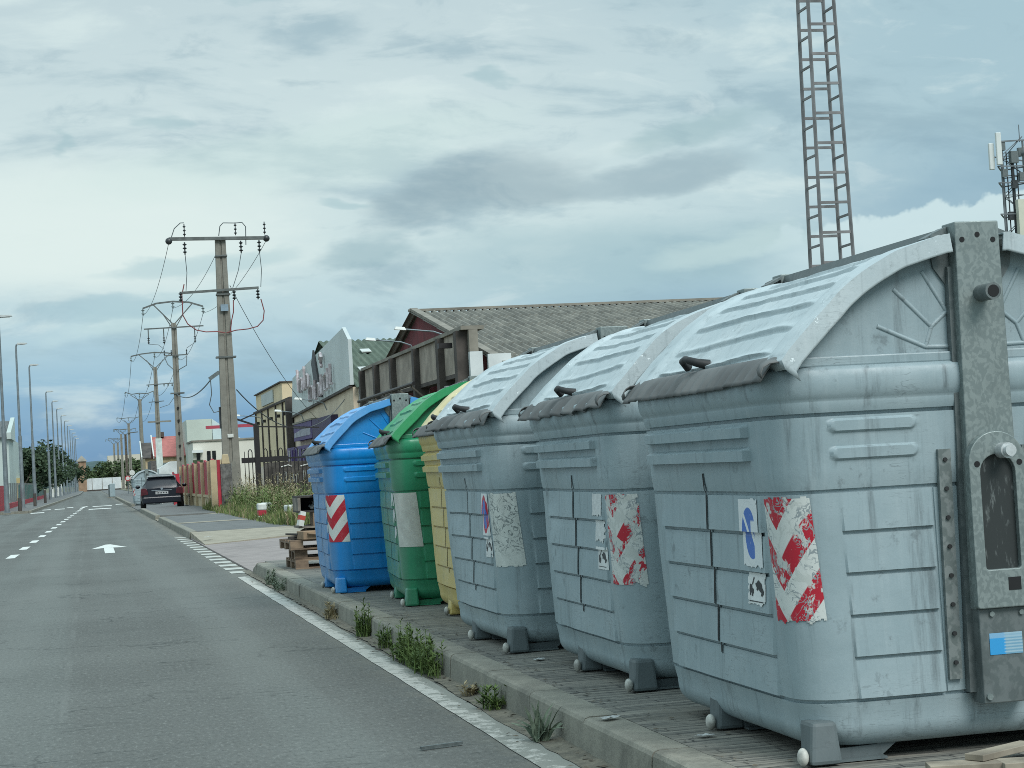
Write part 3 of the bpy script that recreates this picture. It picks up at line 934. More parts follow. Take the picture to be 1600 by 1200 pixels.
def paint(name, wear, col=(.60, .61, .56)):
    m, t, b = mat_base(name); v = t.node('ShaderNodeTexCoord').outputs['Object']
    n = t.noise(v, 9., 7, .72); g = t.noise(v, 80., 3, .7)
    if wear > .5: n = t.m('ADD', n, t.m('ADD', t.step(t.sep(v)[1], 11., 7.0, 0, .10), t.step(t.sep(v)[0], 1.69, 1.77, 0, .20)))
    w = t.step(t.m('ADD', n, t.m('MULTIPLY', t.m('SUBTRACT', g, .5), .35)), .5 + .22 * (1 - wear), .56 + .22 * (1 - wear))
    c = t.mix(t.step(g, .3, .7), tuple(x * .86 for x in col), col)
    x, y, z = t.sep(v)
    t.put(b.inputs['Base Color'], t.mix(t.m('MULTIPLY', w, .85), c, (.19, .20, .175)))
    b.inputs['Roughness'].default_value = .75
    return m


def paving():
    m, t, b = mat_base('ribbed_paving'); v = t.node('ShaderNodeTexCoord').outputs['Object']
    wv = t.vm('ADD', v, t.vm('SCALE', t.noise(v, 6., 3, .6, col=True))); wv.node.inputs[1].links[0].from_node.inputs['Scale'].default_value = .05
    br = t.node('ShaderNodeTexBrick'); t.put(br.inputs['Vector'], wv)
    br.inputs['Scale'].default_value = 1.; br.inputs['Brick Width'].default_value = .42; br.inputs['Row Height'].default_value = .075
    br.inputs['Mortar Size'].default_value = .007; br.inputs['Mortar Smooth'].default_value = .6
    br.inputs['Color1'].default_value = (.125, .126, .112, 1); br.inputs['Color2'].default_value = (.180, .176, .154, 1); br.inputs['Mortar'].default_value = (.035, .036, .034, 1)
    c = br.outputs[0]
    st = t.noise(t.map(wv, scale=(2.2, 26, 1)), 1., 5, .7)
    c = t.mix(t.step(st, .50, .60, 0, .75), c, (.27, .255, .215))
    c = t.mix(t.step(st, .48, .38, 0, .7), c, (.05, .052, .048))
    dirt = t.noise(v, 2.5, 6, .68)
    c = t.mix(t.step(dirt, .5, .68, 0, .5), c, (.17, .16, .13))
    t.put(b.inputs['Base Color'], c); b.inputs['Roughness'].default_value = .85
    bump(t, b, t.m('ADD', br.outputs[1], st), .012, -.6)
    return m


def concrete(name, c, c2, scale=6., blotch=1.):
    m, t, b = mat_base(name); v = t.node('ShaderNodeTexCoord').outputs['Object']
    n = t.noise(v, scale, 6, .65); g = t.noise(v, 70., 3, .7)
    col = t.mix(t.step(n, .32, .68), c2, c)
    col = t.mix(t.step(g, .5, .75, 0, .3), col, tuple(min(1, x * 1.35) for x in c))
    col = t.mix(t.step(g, .48, .28, 0, .4), col, tuple(x * .6 for x in c2))
    st = t.noise(t.map(v, loc=(4, 1, 2)), scale * .35, 6, .7)
    col = t.mix(t.step(st, .52, .68, 0, .5 * blotch), col, tuple(x * .62 for x in c2))
    t.put(b.inputs['Base Color'], col); b.inputs['Roughness'].default_value = .88
    bump(t, b, g, .008, .5)
    return m


M['asphalt'] = asphalt(); M['paving'] = paving()
M['line'] = paint('worn_road_paint', .86, (.47, .47, .43)); M['marking'] = paint('road_paint', .2, (.66, .68, .64))
M['kerb'] = concrete('kerb_concrete', (.255, .248, .205), (.18, .177, .148), 6., 1.3)
M['slab'] = concrete('grey_pavement', (.150, .155, .150), (.115, .12, .118), 2.)
M['purple_pave'] = concrete('pinkish_block_paving', (.29, .255, .24), (.23, .20, .19), 2.5)
M['cream_pave'] = concrete('cream_paving_strip', (.33, .30, .235), (.26, .235, .18), 3.)
M['dirt'] = concrete('dry_ground', (.19, .18, .13), (.12, .125, .08), .6)
M['far_ground'] = concrete('far_ground', (.13, .135, .09), (.09, .10, .06), .05)
M['pole'] = concrete('pole_concrete', (.24, .235, .20), (.18, .175, .15), 3., .6)

# ------------------------------------------------------------------ ground, road, kerbs
def flat(poly, z): return MB().add([(x, y, z) for x, y in poly], [tuple(range(len(poly)))])
struct('ground', flat([(-2500, -200), (2500, -200), (2500, 4000), (-2500, 4000)], -.06), M['far_ground'])
struct('road', flat([(-70, -25), (1.87, -25), (1.87, 346), (-1.2, 346), (-1.3, 230), (-2.83, 92), (-70, 92)], 0), M['asphalt'])
struct('pavement_left', MB().prism([(-2.71, 92.4), (-1.16, 230), (-1.06, 345), (-40, 345), (-40, 92.4)], 'z', -.05, .115), M['slab'])
lk = MB().prism([(-2.83, 92.2), (-2.70, 92.2), (-1.165, 230), (-1.30, 230)], 'z', -.05, .125)
lk.prism([(-1.30, 230.02), (-1.165, 230.02), (-1.06, 345), (-1.2, 345)], 'z', -.05, .125); lk.prism([(-40, 92.2), (-2.84, 92.2), (-2.84, 92.38), (-40, 92.38)], 'z', -.05, .124)
struct('kerb_left', lk, M['kerb'])
struct('pavement', MB().box(2.025, 5.2, -25, 23.4, -.05, .138), M['paving'])
dw = MB().add([(1.875, 23.4, .022), (4.9, 23.4, .11), (4.9, 34.0, .11), (1.875, 38.0, .022)], [(0, 1, 2, 3)])
struct('driveway', dw, M['purple_pave'], solid=.08)
struct('cream_strip', MB().add([(1.90, 33.7, .034), (4.1, 34.2, .122), (4.2, 38.4, .136), (1.90, 38.4, .128)], [(0, 1, 2, 3)]), M['cream_pave'], solid=.12)
struct('pavement_far', MB().box(2.025, 4.9, 38.4, 56.2, -.05, .136), M['slab'])
struct('paving_band', flat([(2.03, 46.0), (4.4, 46.0), (4.4, 46.9), (2.03, 46.9)], .141), M['cream_pave'])
struct('crossing_ramp', MB().add([(1.875, 56.2, .02), (4.0, 56.2, .13), (4.0, 58.6, .13), (1.875, 58.6, .02)], [(0, 1, 2, 3)]), M['cream_pave'])
struct('pavement_beyond', MB().box(2.025, 4.9, 58.6, 76.0, -.05, .136), M['slab'])
struct('pavement_end', MB().box(1.875, 4.9, 76.0, 345, -.05, .03), M['slab'])
struct('yard', MB().box(4.9, 60, 23.4, 400, -.05, .09), M['dirt'])
struct('yard_near', MB().box(5.2, 60, -25, 23.4, -.05, .10), M['dirt'])


def kerb_run(y0, y1, end_taper=True, joints=None):
    mb = MB(); y = y0; rnd = random.Random(int(y0 * 7) + 3)
    while y < y1 - .2:
        L = min(.965, y1 - y); ja = .004; dz = rnd.uniform(-.003, .003); dx_ = rnd.uniform(-.003, .003)
        prof = [(1.865, -.05), (2.020, -.05), (2.020, .142), (1.905, .142), (1.888, .136), (1.880, .122)]
        prof = [(x + dx_, z + (dz if z > 0 else 0)) for x, z in prof]
        n = len(prof); vs = [(x, y + ja, z) for x, z in prof]
        last = end_taper and y + L >= y1 - .01
        vs += [(x, y + L - ja, (z if (z < 0 or not last) else min(z, .055))) for x, z in prof]
        fs = [tuple(range(n - 1, -1, -1)), tuple(range(n, 2 * n))] + [(i, (i + 1) % n, (i + 1) % n + n, i + n) for i in range(n)]
        mb.add(vs, [f[::-1] for f in fs]); y += L
    return mb
struct('kerb', kerb_run(7.49 - .965 * 14, 23.4), M['kerb'])
struct('kerb_driveway_side', kerb_run(38.4, 56.2), M['kerb'])
struct('kerb_beyond', kerb_run(58.6, 76.0), M['kerb'])
struct('kerb_end', kerb_run(92., 150.), M['kerb'])
# dirt and grit gathered in the gutter
gt = MB(); rnd = random.Random(5)
rows = []
for i in range(400):
    y = 4.5 + 19.5 * i / 399; w = .085 + .02 * mnoise.noise(Vector((y * 1.7, 0, 0))) + .015 * mnoise.noise(Vector((y * 7, 1, 0)))
    if y < 10.5: w += .03 * min(1, (10.5 - y) / 1.5)
    rows.append([(1.878 - max(.02, w) * u, y, .007 + .010 * (1 - u) ** 2 * (1 + mnoise.noise(Vector((y * 9, u * 5, 0))))) for u in (0, .3, .6, .85, 1)])
struct('gutter_dirt', gt.grid(rows), concrete('gutter_silt', (.185, .170, .130), (.10, .095, .075), 14.))

# painted markings
el = MB(); rows = []
for i in range(120):
    y = 3.5 + 19.2 * i / 119; rows.append([(1.632 + .006 * mnoise.noise(Vector((y * 2, 0, 0))), y, .004), (1.77, y, .004)])
struct('edge_line', el.grid(rows), M['line'])
dm = MB()
for i in range(16):
    y = 23.6 + i * .98 * (1 + .01 * i)
    if y < 40: dm.quad((1.63, y, .004), (1.86, y, .004), (1.86, y + .50, .004), (1.63, y + .50, .004))
struct('edge_dashes', dm, paint('faded_road_paint', .45, (.46, .47, .43)))
ld = MB()
for i in range(15):
    y = 33.7 + i * 4.35; x = -1.37 + (y - 33.9) * .0147
    ld.quad((x - .075, y, .004), (x + .075, y, .004), (x + .10, y + 1.75, .004), (x - .05, y + 1.75, .004))
struct('lane_dashes', ld, M['marking'])
ar = MB().add([(.20, 33.3, .004), (.37, 33.3, .004), (.37, 36.0, .004), (.20, 36.0, .004)], [(0, 1, 2, 3)])
ar.add([(-.03, 35.8, .0045), (.20, 36.01, .0045), (.37, 36.01, .0045), (.62, 35.8, .0045), (.34, 38.0, .0045), (.25, 38.0, .0045)], [(0, 1, 2, 3, 4, 5)])
struct('direction_arrow', ar, M['marking'])
cm = MB()
def mk(x0, x1, y0, y1): cm.quad((x0, y0, .004), (x1, y0, .004), (x1, y1, .004), (x0, y1, .004))
for x0, x1, y in ((-2.7, -2.1, 90), (-2.4, -2.0, 100), (-1.8, -1.3, 100), (-1.25, -.9, 104), (.1, 1.1, 103), (1.35, 1.75, 107), (-.1, .95, 92)): mk(x0, x1, y, y + 2.6)
cm.add([(-.55, 98, .004), (-.40, 98, .004), (-.25, 104, .004), (-.1, 103.5, .004), (-.2, 107, .004), (-.6, 105, .004), (-.4, 104.5, .004)], [(0, 1, 2, 3, 4, 5, 6)])
struct('crossing_marks', cm, M['marking'])

# ------------------------------------------------------------------ hill on the horizon
rows = []
for j in range(9):
    rows.append([(-260 + 520 * i / 60, 1500 + 40 * j, -1 + (20.5 + 4 * mnoise.noise(Vector((i * .12, 0, 3))) + 1.6 * mnoise.noise(Vector((i * .6, 2, 3)))) * math.sin(min(1, j / 5) * math.pi / 2)) for i in range(61)])
struct('hill', MB().grid(rows), simple('distant_wood', (.045, .085, .085), .95, .25, .05))

# ------------------------------------------------------------------ foliage
def leafmat(name, a, b2, scale=1.5):
    m, t, b = mat_base(name); v = t.node('ShaderNodeTexCoord').outputs['Object']
    n = t.noise(v, scale, 4, .7); r = t.noise(v, scale * 9, 2, .6)
    c = t.mix(t.step(n, .35, .65), a, b2); c = t.mix(t.step(r, .45, .7, 0, .5), c, tuple(x * 1.7 for x in b2))
    t.put(b.inputs['Base Color'], c); b.inputs['Roughness'].default_value = .7
    b.inputs['Specular IOR Level'].default_value = .2
    return m


M['leaf_dark'] = leafmat('dark_foliage', (.030, .052, .032), (.055, .085, .045), .8)
M['leaf_mid'] = leafmat('green_foliage', (.045, .075, .035), (.08, .115, .05), .6)
M['weed'] = leafmat('green_weed', (.07, .115, .035), (.13, .185, .06), 6.)
M['weed_grey'] = leafmat('grey_green_weed', (.10, .135, .095), (.16, .20, .145), 6.)
M['straw'] = leafmat('dry_grass', (.19, .16, .09), (.29, .25, .15), 3.)
M['long_grass'] = leafmat('long_grass', (.07, .105, .035), (.15, .19, .065), 2.)
M['trunk'] = simple('bark', (.11, .095, .075), .9, .3, 6.)


def tree(x, y, h, r, label, mat, seed, group, n=2600, base=0, leaf=.22):
    rnd = random.Random(seed); t = thing('tree', label, 'tree', (x, y, base), 0, group)
    th = h * .35; tk = MB().tube([(0, 0, 0), (.05, 0, th * .5), (0, .05, th * 1.3)], [.16, .13, .08], 8)
    for k in range(5):
        a = k * 1.26 + seed; tk.tube([(0, 0, th * .8), (math.cos(a) * r * .3, math.sin(a) * r * .3, th * 1.3), (math.cos(a) * r * .6, math.sin(a) * r * .6, h * .7)], [.08, .05, .02], 6)
    tk.build('trunk', M['trunk'], t, smooth=50)
    cl = []
    for k in range(15):
        a = rnd.uniform(0, 6.28); q = rnd.uniform(.1, .85) ** .7 * r; zz = rnd.uniform(h * .32, h * .88)
        q *= math.sqrt(max(.15, 1 - ((zz - h * .52) / (h * .5)) ** 2))
        cl.append((q * math.cos(a), q * math.sin(a), zz, rnd.uniform(.28, .5) * r))
    mb = MB()
    for i in range(n):
        cx, cy, cz, cr = rnd.choice(cl)
        u = Vector((rnd.gauss(0, 1), rnd.gauss(0, 1), rnd.gauss(0, .85))); u = u.normalized() * cr * rnd.uniform(.55, 1.08) ** .6
        p = Vector((cx, cy, cz)) + u
        if p.z < .3: continue
        s_ = leaf * rnd.uniform(.6, 1.4); a1 = Vector((rnd.gauss(0, 1), rnd.gauss(0, 1), rnd.gauss(0, .6))).normalized(); a2 = a1.cross(Vector((rnd.gauss(0, 1), rnd.gauss(0, 1), rnd.gauss(0, 1)))).normalized()
        mb.add([p - a1 * s_, p + a2 * s_ * .5, p + a1 * s_, p - a2 * s_ * .5], [(0, 1, 2, 3)])
    mb.build('crown', mat, t)
    return t


def ordn(i): return ['first', 'second', 'third', 'fourth', 'fifth', 'sixth', 'seventh', 'eighth', 'ninth', 'tenth', 'eleventh', 'twelfth', 'thirteenth', 'fourteenth', 'fifteenth', 'sixteenth'][i]


for i, (x, y, h, r) in enumerate([(-5.6, 168, 3.9, 1.7), (-5.4, 190, 5.2, 2.6), (-4.9, 208, 5.6, 2.7), (-4.4, 228, 5.6, 2.5), (-4.2, 252, 5.4, 2.5), (-3.6, 282, 5.3, 2.3)]):
    tree(x, y, h, r, 'dark leafy tree behind the left street lamps, %s from the near end' % ordn(i), M['leaf_dark'], 11 + i, 'trees behind the left row of street lamps', n=2600, base=.1, leaf=.2)
tree(-2.3, 322, 4.6, 1.9, 'dark leafy tree standing in front of the brick turret', M['leaf_dark'], 91, None, n=1500, base=.1, leaf=.24)
for i, (x, y, h, r) in enumerate([(-.8, 352, 4.6, 2.0), (1.6, 356, 4.9, 2.2), (4.2, 354, 5.2, 2.3), (6.6, 350, 5.4, 2.4), (9.0, 340, 5.6, 2.4)]):
    tree(x, y, h, r, 'bushy green tree above the white wall at the street end, %s from the left' % ordn(i), M['leaf_mid'], 31 + i, 'trees at the end of the street', n=1500, leaf=.26)
for i, (x, y, h, r) in enumerate([(5.0, 205, 2.2, 1.1), (5.9, 190, 2.0, 1.2), (7.8, 225, 4.4, 1.7)]):
    tree(x, y, h, r, ['low dark shrub left of the slim pole beyond the car', 'spreading shrub beyond the parked car, right of the slim pole', 'green tree in front of the far cream block'][i], M['leaf_dark'], 51 + i, None, n=900, base=.05, leaf=.13)


def blades(mb, cx, cy, z, n, rx, ry, h, w, rnd, lean=.5, hvar=.6, droop=.35):
    for i in range(n):
        a = rnd.uniform(0, 6.28); q = math.sqrt(rnd.random()); x = cx + rx * q * math.cos(a); y = cy + ry * q * math.sin(a)
        hh = h * rnd.uniform(1 - hvar, 1.05) * (1.1 - .35 * q); la = rnd.uniform(0, 6.28); l = lean * hh * rnd.uniform(.1, 1)
        dx_, dy_ = math.cos(la) * l, math.sin(la) * l; pa = rnd.uniform(0, 3.14); wx, wy = math.cos(pa) * w / 2, math.sin(pa) * w / 2
        vs = []
        for t in (0, .4, .75, 1.):
            k = t ** 1.6; ww = (1, .9, .55, .05)[(0, .4, .75, 1.).index(t)]
            px, py, pz = x + dx_ * k, y + dy_ * k, z + hh * (t - droop * t * t * (l / max(hh, .01)))
            vs += [(px - wx * ww, py - wy * ww, pz), (px + wx * ww, py + wy * ww, pz)]
        mb.add(vs, [(0, 1, 3, 2), (2, 3, 5, 4), (4, 5, 7, 6)])


def sprig(mb, x, y, z, h, rnd, leaf=.05, n=26):
    """upright leafy stem"""
    lx, ly = rnd.uniform(-.12, .12) * h, rnd.uniform(-.12, .12) * h
    mb.tube([(x, y, z), (x + lx * .4, y + ly * .4, z + h * .5), (x + lx, y + ly, z + h)], [.004, .003, .0015], 4)
    for i in range(n):
        t = rnd.uniform(.08, 1); p = Vector((x + lx * t, y + ly * t, z + h * t)); a = rnd.uniform(0, 6.28)
        dr = Vector((math.cos(a), math.sin(a), rnd.uniform(.1, .9))).normalized(); s_ = leaf * rnd.uniform(.6, 1.2) * (1.15 - .5 * t)
        sd_ = dr.cross(Vector((0, 0, 1))).normalized() * s_ * .14
        mb.add([p, p + dr * s_ * .5 + sd_, p + dr * s_, p + dr * s_ * .5 - sd_], [(0, 1, 2, 3)])


WG = 'weeds growing in the gutter'
def weed(y, x, kind, h, label, seed, ry=.12, n=40, mat='weed'):
    rnd = random.Random(seed); mb = MB()
    if kind == 'sprig':
        for i in range(n): sprig(mb, rnd.gauss(0, .03), rnd.uniform(-ry, ry), 0, h * rnd.uniform(.30, .92), rnd, leaf=.055, n=26)
    elif kind == 'grass': blades(mb, 0, 0, 0, n, .05, ry, h, .008, rnd, .7)
    else: blades(mb, 0, 0, 0, n, .03, .03, h, .022, rnd, 1.3, .4, .5)
    if kind == 'sprig': blades(mb, 0, 0, 0, int(n * 4), .055, ry * 1.2, h * .6, .006, rnd, .9)
    o = mb.build('weed_clump', M[mat], None, loc=(x, y, .008)); return tag(o, label, 'weed', WG)
weed(20.6, 1.83, 'sprig', .20, 'small thin weed in the gutter nearest the kerb end by the driveway', 1, .10, 9, 'weed_grey')
weed(19.5, 1.83, 'sprig', .17, 'low grey weed tuft in the gutter level with the blue container', 2, .16, 8, 'weed_grey')
weed(15.3, 1.83, 'sprig', .17, 'straggly brownish weed at the kerb beside the green container', 3, .15, 10, 'straw')
weed(13.5, 1.835, 'sprig', .29, 'bright green upright weed at the kerb beside the yellow container', 4, .10, 17)
weed(12.5, 1.835, 'sprig', .19, 'slender green weed between the bright upright weed and the long bushy clump', 5, .06, 8)
weed(11.15, 1.82, 'sprig', .26, 'long bushy green weed clump along the kerb beside the third grey container', 6, .62, 62)
weed(9.0, 1.83, 'sprig', .13, 'small fine green weed tuft at the kerb joint', 7, .06, 9)
weed(7.86, 1.79, 'rosette', .22, 'spiky grey-green weed rosette at the nearest part of the kerb', 8, n=30, mat='weed_grey')
weed(9.62, 1.83, 'sprig', .07, 'tiny dry weed at the end of the long bushy clump', 9, .05, 5, 'straw')

# tall weeds on the waste ground beside the driveway
rnd = random.Random(77); g1 = MB(); g2 = MB()
for i in range(4200):
    y = rnd.uniform(37.5, 66); x = 3.72 + abs(rnd.gauss(0, .55)) + max(0, 40 - y) * .12
    if x > 6.2: continue
    k = min(1, (x - 3.5) / .7); tall = .55 + .55 * mnoise.noise(Vector((x * .9, y * .35, 0)))
    h = (.20 + .62 * k * max(.25, tall)) * rnd.uniform(.6, 1.1)
    blades(g1 if rnd.random() < .78 else g2, x, y, .09, 2, .10, .16, h, .028, rnd, .45, .5)
for i in range(500):
    y = rnd.uniform(38, 62); x = 4.1 + abs(rnd.gauss(0, .6)); sprig(g1, x, y, .09, rnd.uniform(.4, .85), rnd, leaf=.14, n=18)
for i in range(160):
    y = rnd.uniform(42, 64); x = 4.2 + abs(rnd.gauss(0, .5)); sprig(g2, x, y, .09, rnd.uniform(.7, 1.15), rnd, leaf=.13, n=22)
tag(g1.build('tall_weeds', M['long_grass']), 'tall green weeds on waste ground beside the driveway', 'weeds', kind='stuff')
tag(g2.build('dry_grass', M['straw']), 'dry straw-coloured stalks among the tall weeds by the driveway', 'grass', kind='stuff')
# ------------------------------------------------------------------ street lamps on the left
M['lamp_steel'] = simple('grey_lamp_post', (.20, .235, .25), .5, .15, 3., metal=.3)
M['lamp_head'] = simple('lamp_housing', (.34, .37, .36), .5, .1, 3.)
M['lens'] = simple('lamp_lens', (.55, .58, .55), .3, .05, 3.)
lamps = [89.5, 107, 126, 162, 181, 199, 219, 238, 257, 276, 295, 314, 331]
lp0 = None
for i, y in enumerate(lamps):
    lab = 'tall grey street lamp, %s from the near end of the left-hand row' % ordn(i)
    x = -3.55 + (y - 107) * .0070
    if lp0 is None:
        lp0 = thing('street_lamp', lab, 'street lamp', (x, y, .11), 0, 'street lamps along the left pavement')
        MB().cyl((0, 0, 0), (0, 0, 3.9), .115, .095, 10).build('lower_shaft', M['lamp_steel'], lp0, smooth=40)
        MB().tube([(0, 0, 3.9), (0, 0, 8.72), (.03, 0, 8.83), (.12, 0, 8.86)], [.072, .05, .05, .045], 10).build('upper_shaft', M['lamp_steel'], lp0, smooth=40)
        hd = MB().add([(.05, -.11, 8.82), (.62, -.09, 8.86), (.62, .09, 8.86), (.05, .11, 8.82), (.08, -.07, 8.95), (.55, -.06, 8.93), (.55, .06, 8.93), (.08, .07, 8.95)],
                      [(3, 2, 1, 0), (4, 5, 6, 7), (0, 1, 5, 4), (1, 2, 6, 5), (2, 3, 7, 6), (3, 0, 4, 7)]).build('lamp_head', M['lamp_head'], lp0, bevel=.02)
        MB().box(.14, .5, -.07, .07, 8.815, 8.835).build('lens', M['lens'], hd)
        MB().box(-.16, .16, -.16, .16, -.01, .03).build('base_plate', M['lamp_steel'], lp0)
        MB().box(.09, .13, -.06, .06, .5, .85).build('service_door', M['galv_dark'], lp0)
    else:
        c = copy_tree(lp0); c.location = (x, y, .11); c['label'] = lab

# ------------------------------------------------------------------ power poles on the right
M['arm_steel'] = simple('galvanised_crossarm', (.12, .135, .13), .6, .2, 4., metal=.2)
M['insul'] = simple('dark_insulator', (.035, .04, .042), .35, .2, 8.)
M['glass_insul'] = simple('pale_glass_insulator', (.22, .27, .27), .25, .2, 8.)
M['cable_red'] = simple('red_power_cable', (.20, .045, .045), .5, .2, 5.)
M['wire'] = simple('bare_wire', (.10, .12, .125), .6, .2, 1.)
M['sign_white'] = simple('white_enamel', (.60, .62, .58), .5, .1, 9.)
M['white_wrap'] = simple('white_pole_wrap', (.56, .63, .60), .7, .12, 3.)
PG = 'power poles along the right pavement'


def pole_shaft(root, h, wb, wt, d=.36, mat=None):
    """tapered concrete pole with a recessed web (H section) and step holes"""
    g = .10
    def ring(z, w, dd):
        a, e = w / 2, dd / 2
        return [(-a, -e, z), (-g * w, -e, z), (-g * w * .6, -e + .05, z), (g * w * .6, -e + .05, z), (g * w, -e, z), (a, -e, z), (a, e, z), (-a, e, z)]
    r0, r1 = ring(0, wb, d), ring(h, wt, d * .7); n = 8
    mb = MB().add(r0 + r1, [(i, (i + 1) % n, (i + 1) % n + n, i + n) for i in range(n)] + [tuple(range(n - 1, -1, -1)), tuple(range(n, 2 * n))])
    return mb.build('shaft', mat or M['pole'], root)


def insulator(root, p, L, mat, r=.07, n=4, name='insulator', up=False):
    mb = MB(); x, y, z = p; s_ = 1 if up else -1
    mb.cyl((x, y, z), (x, y, z + s_ * L), r * .3, n=8)
    for i in range(n): 
        zz = z + s_ * L * (i + .6) / (n + .3); mb.tube([(x, y, zz - .035), (x, y, zz), (x, y, zz + .035)], [r * .5, r, r * .4], 10)
    return mb.build(name, mat, root, smooth=50)


def vault_arm(root, h, mat, half=1.65, peak=1.25):
    """arched crossarm on a V bracket with three hanging glass insulators"""
    va = MB(); arc = [(-half, 0, h + .92), (-half * .55, 0, h + peak - .08), (0, 0, h + peak), (half * .55, 0, h + peak - .08), (half, 0, h + .92)]
    for a, b in zip(arc, arc[1:]): va.bar(a, b, .07, .09)
    va.bar((0, 0, h - .05), (-half * .66, 0, h + peak - .13), .06); va.bar((0, 0, h - .05), (half * .66, 0, h + peak - .13), .06)
    va.bar((-.02, 0, h - .35), (-half * .35, 0, h + .58), .05); va.bar((.02, 0, h - .35), (half * .35, 0, h + .58), .05)
    a = va.build('arched_crossarm', mat, root)
    for x, z in ((-half, h + .92), (0, h + peak), (half, h + .92)): insulator(a, (x, 0, z), .42, M['glass_insul'], .11, 2)
    return a


# first, stout pole: two straight crossarms, fuses and looping red cables
p1 = thing('power_pole', 'stout concrete power pole with two straight crossarms and looping red cables', 'power pole', (5.17, 72, .08), R(0), PG)
pole_shaft(p1, 10.0, .68, .38, .40)
ca = MB().bar((-1.90, -.22, 10.0), (1.70, -.22, 9.94), .13, .12).build('crossarm', M['arm_steel'], p1)
for x in (-1.90, 1.70): MB().sphere((x, -.22, 9.92), .13, 10, 6).build('strain_insulator', M['insul'], ca, smooth=60)
for x in (-1.32, .56, 1.64): insulator(ca, (x, -.3, 10.06), .48, M['insul'], .06, 3, 'post_insulator', up=True)
for x in (-1.33, .74, 1.42): insulator(ca, (x, -.25, 9.86), .46, M['insul'], .085, 3, 'fuse')
MB().tube([(-1.80, -.22, 10.06), (-1.68, -.25, 10.38), (-1.45, -.28, 10.58), (-1.32, -.3, 10.58)], .018, 6).build('jumper', M['wire'], ca)
MB().tube([(-.06, -.22, 10.06), (.0, -.25, 10.42), (.12, -.28, 10.54), (.56, -.3, 10.52), (.82, -.28, 10.54), (.95, -.25, 10.38), (.93, -.22, 9.7)], .018, 6).build('jumper', M['wire'], ca)
cb = MB().bar((-1.60, -.24, 7.98), (1.32, -.24, 8.08), .08, .09).build('crossarm', M['arm_steel'], p1)
for x in (-1.57, .40, 1.28): insulator(cb, (x, -.26, 8.02), .38, M['insul'], .085, 3, 'cable_termination')
for a, b in (((-1.33, -.25, 9.4), (-1.36, -.25, 8.05)), ((.74, -.25, 9.4), (.36, -.25, 8.1)), ((1.42, -.25, 9.4), (1.40, -.25, 8.1))):
    md = tuple((a[i] + b[i]) / 2 + (.05 if i == 0 else 0) for i in range(3)); MB().tube([a, md, b], .014, 5).build('dropper', M['wire'], cb)
MB().tube([(-1.42, -.26, 8.3), (-1.52, -.26, 7.9), (-1.52, -.28, 7.15), (-1.36, -.28, 6.82), (-1.05, -.28, 6.58), (-.7, -.28, 6.50), (-.3, -.28, 6.50), (0, -.24, 6.44)], .021, 7).build('red_cable', M['cable_red'], p1, smooth=60)
MB().tube([(1.38, -.26, 7.65), (1.48, -.28, 7.2), (1.42, -.28, 6.85), (1.20, -.28, 6.63), (.85, -.28, 6.55), (.4, -.28, 6.52), (.05, -.24, 6.44)], .021, 7).build('red_cable', M['cable_red'], p1, smooth=60)
MB().tube([(.36, -.26, 7.65), (.34, -.28, 7.2), (.26, -.26, 6.9), (.2, -.24, 6.5)], .020, 7).build('red_cable', M['cable_red'], p1, smooth=60)
for z, w in ((9.3, .42), (7.86, .48), (5.52, .72)): MB().box(-w / 2 - .01, w / 2 + .01, -.21, .21, z, z + .06).build('steel_band', M['arm_steel'], p1)
MB().box(-.12, .16, -.27, -.21, 7.25, 7.5).build('number_plate', simple('blue_grey_plate', (.22, .30, .36), .5, .1, 5.), p1)
MB().box(-.10, .12, -.226, -.205, 2.55, 2.68).build('white_plate', M['sign_white'], p1)
ws = MB().prism([(-.15, 1.28), (.15, 1.28), (0, 1.62)], 'y', -.232, -.215).build('warning_triangle', M['sign_white'], p1)
MB().box(-.26, .24, -.232, -.212, 1.14, 1.26).build('black_strap', M['insul'], p1)
MB().bar((-.28, -.1, 5.0), (-.66, -.1, 4.75), .10, .14).build('cable_bracket', M['galv_dark'], p1)
MB().box(-.36, -.29, -.1, .02, 2.9, 3.7).build('junction_box', M['insul'], p1)
MB().tube([(-.62, -.1, 4.8), (-.60, -.1, 4.2), (-.7, -.1, 3.8), (-.55, -.1, 3.5), (-.34, -.1, 3.55)], .018, 5).build('thin_cable', M['wire'], p1)

p2 = thing('power_pole', 'concrete power pole with arched crossarm and hanging fuse arm behind stout pole', 'power pole', (4.97, 108, .08), 0, PG)
pole_shaft(p2, 9.8, .43, .28, .3)
vault_arm(p2, 9.75, M['arm_steel'])
fa = MB().bar((-1.65, -.18, 9.50), (1.62, -.18, 9.57), .07).build('crossarm', M['arm_steel'], p2)
for x, in ((-1.42,), (-.58,), (1.12,)):
    MB().cyl((x, -.18, 9.5), (x, -.18, 9.05), .03, n=6).build('hanger', M['arm_steel'], fa); insulator(fa, (x, -.18, 9.05), .40, M['insul'], .08, 3, 'fuse')
fb = MB().bar((-.62, -.2, 7.98), (.66, -.2, 8.0), .06).build('crossarm', M['arm_steel'], p2)
for x in (-.6, -.22, .62): insulator(fb, (x, -.2, 8.0), .3, M['insul'], .05, 3, 'cable_termination', up=True)
MB().tube([(-1.42, -.2, 8.66), (-.9, -.22, 8.6), (-.6, -.2, 8.35)], .014, 5).build('jumper', M['wire'], fb)
MB().tube([(1.12, -.2, 8.66), (.85, -.22, 8.5), (.62, -.2, 8.35)], .014, 5).build('jumper', M['wire'], fb)
MB().tube([(-.6, -.2, 7.9), (-.45, -.25, 7.5), (-.1, -.22, 7.15)], .024, 6).build('cable', M['wire'], p2)
MB().tube([(.62, -.2, 7.9), (.58, -.25, 7.4), (.1, -.22, 7.15)], .024, 6).build('cable', M['wire'], p2)
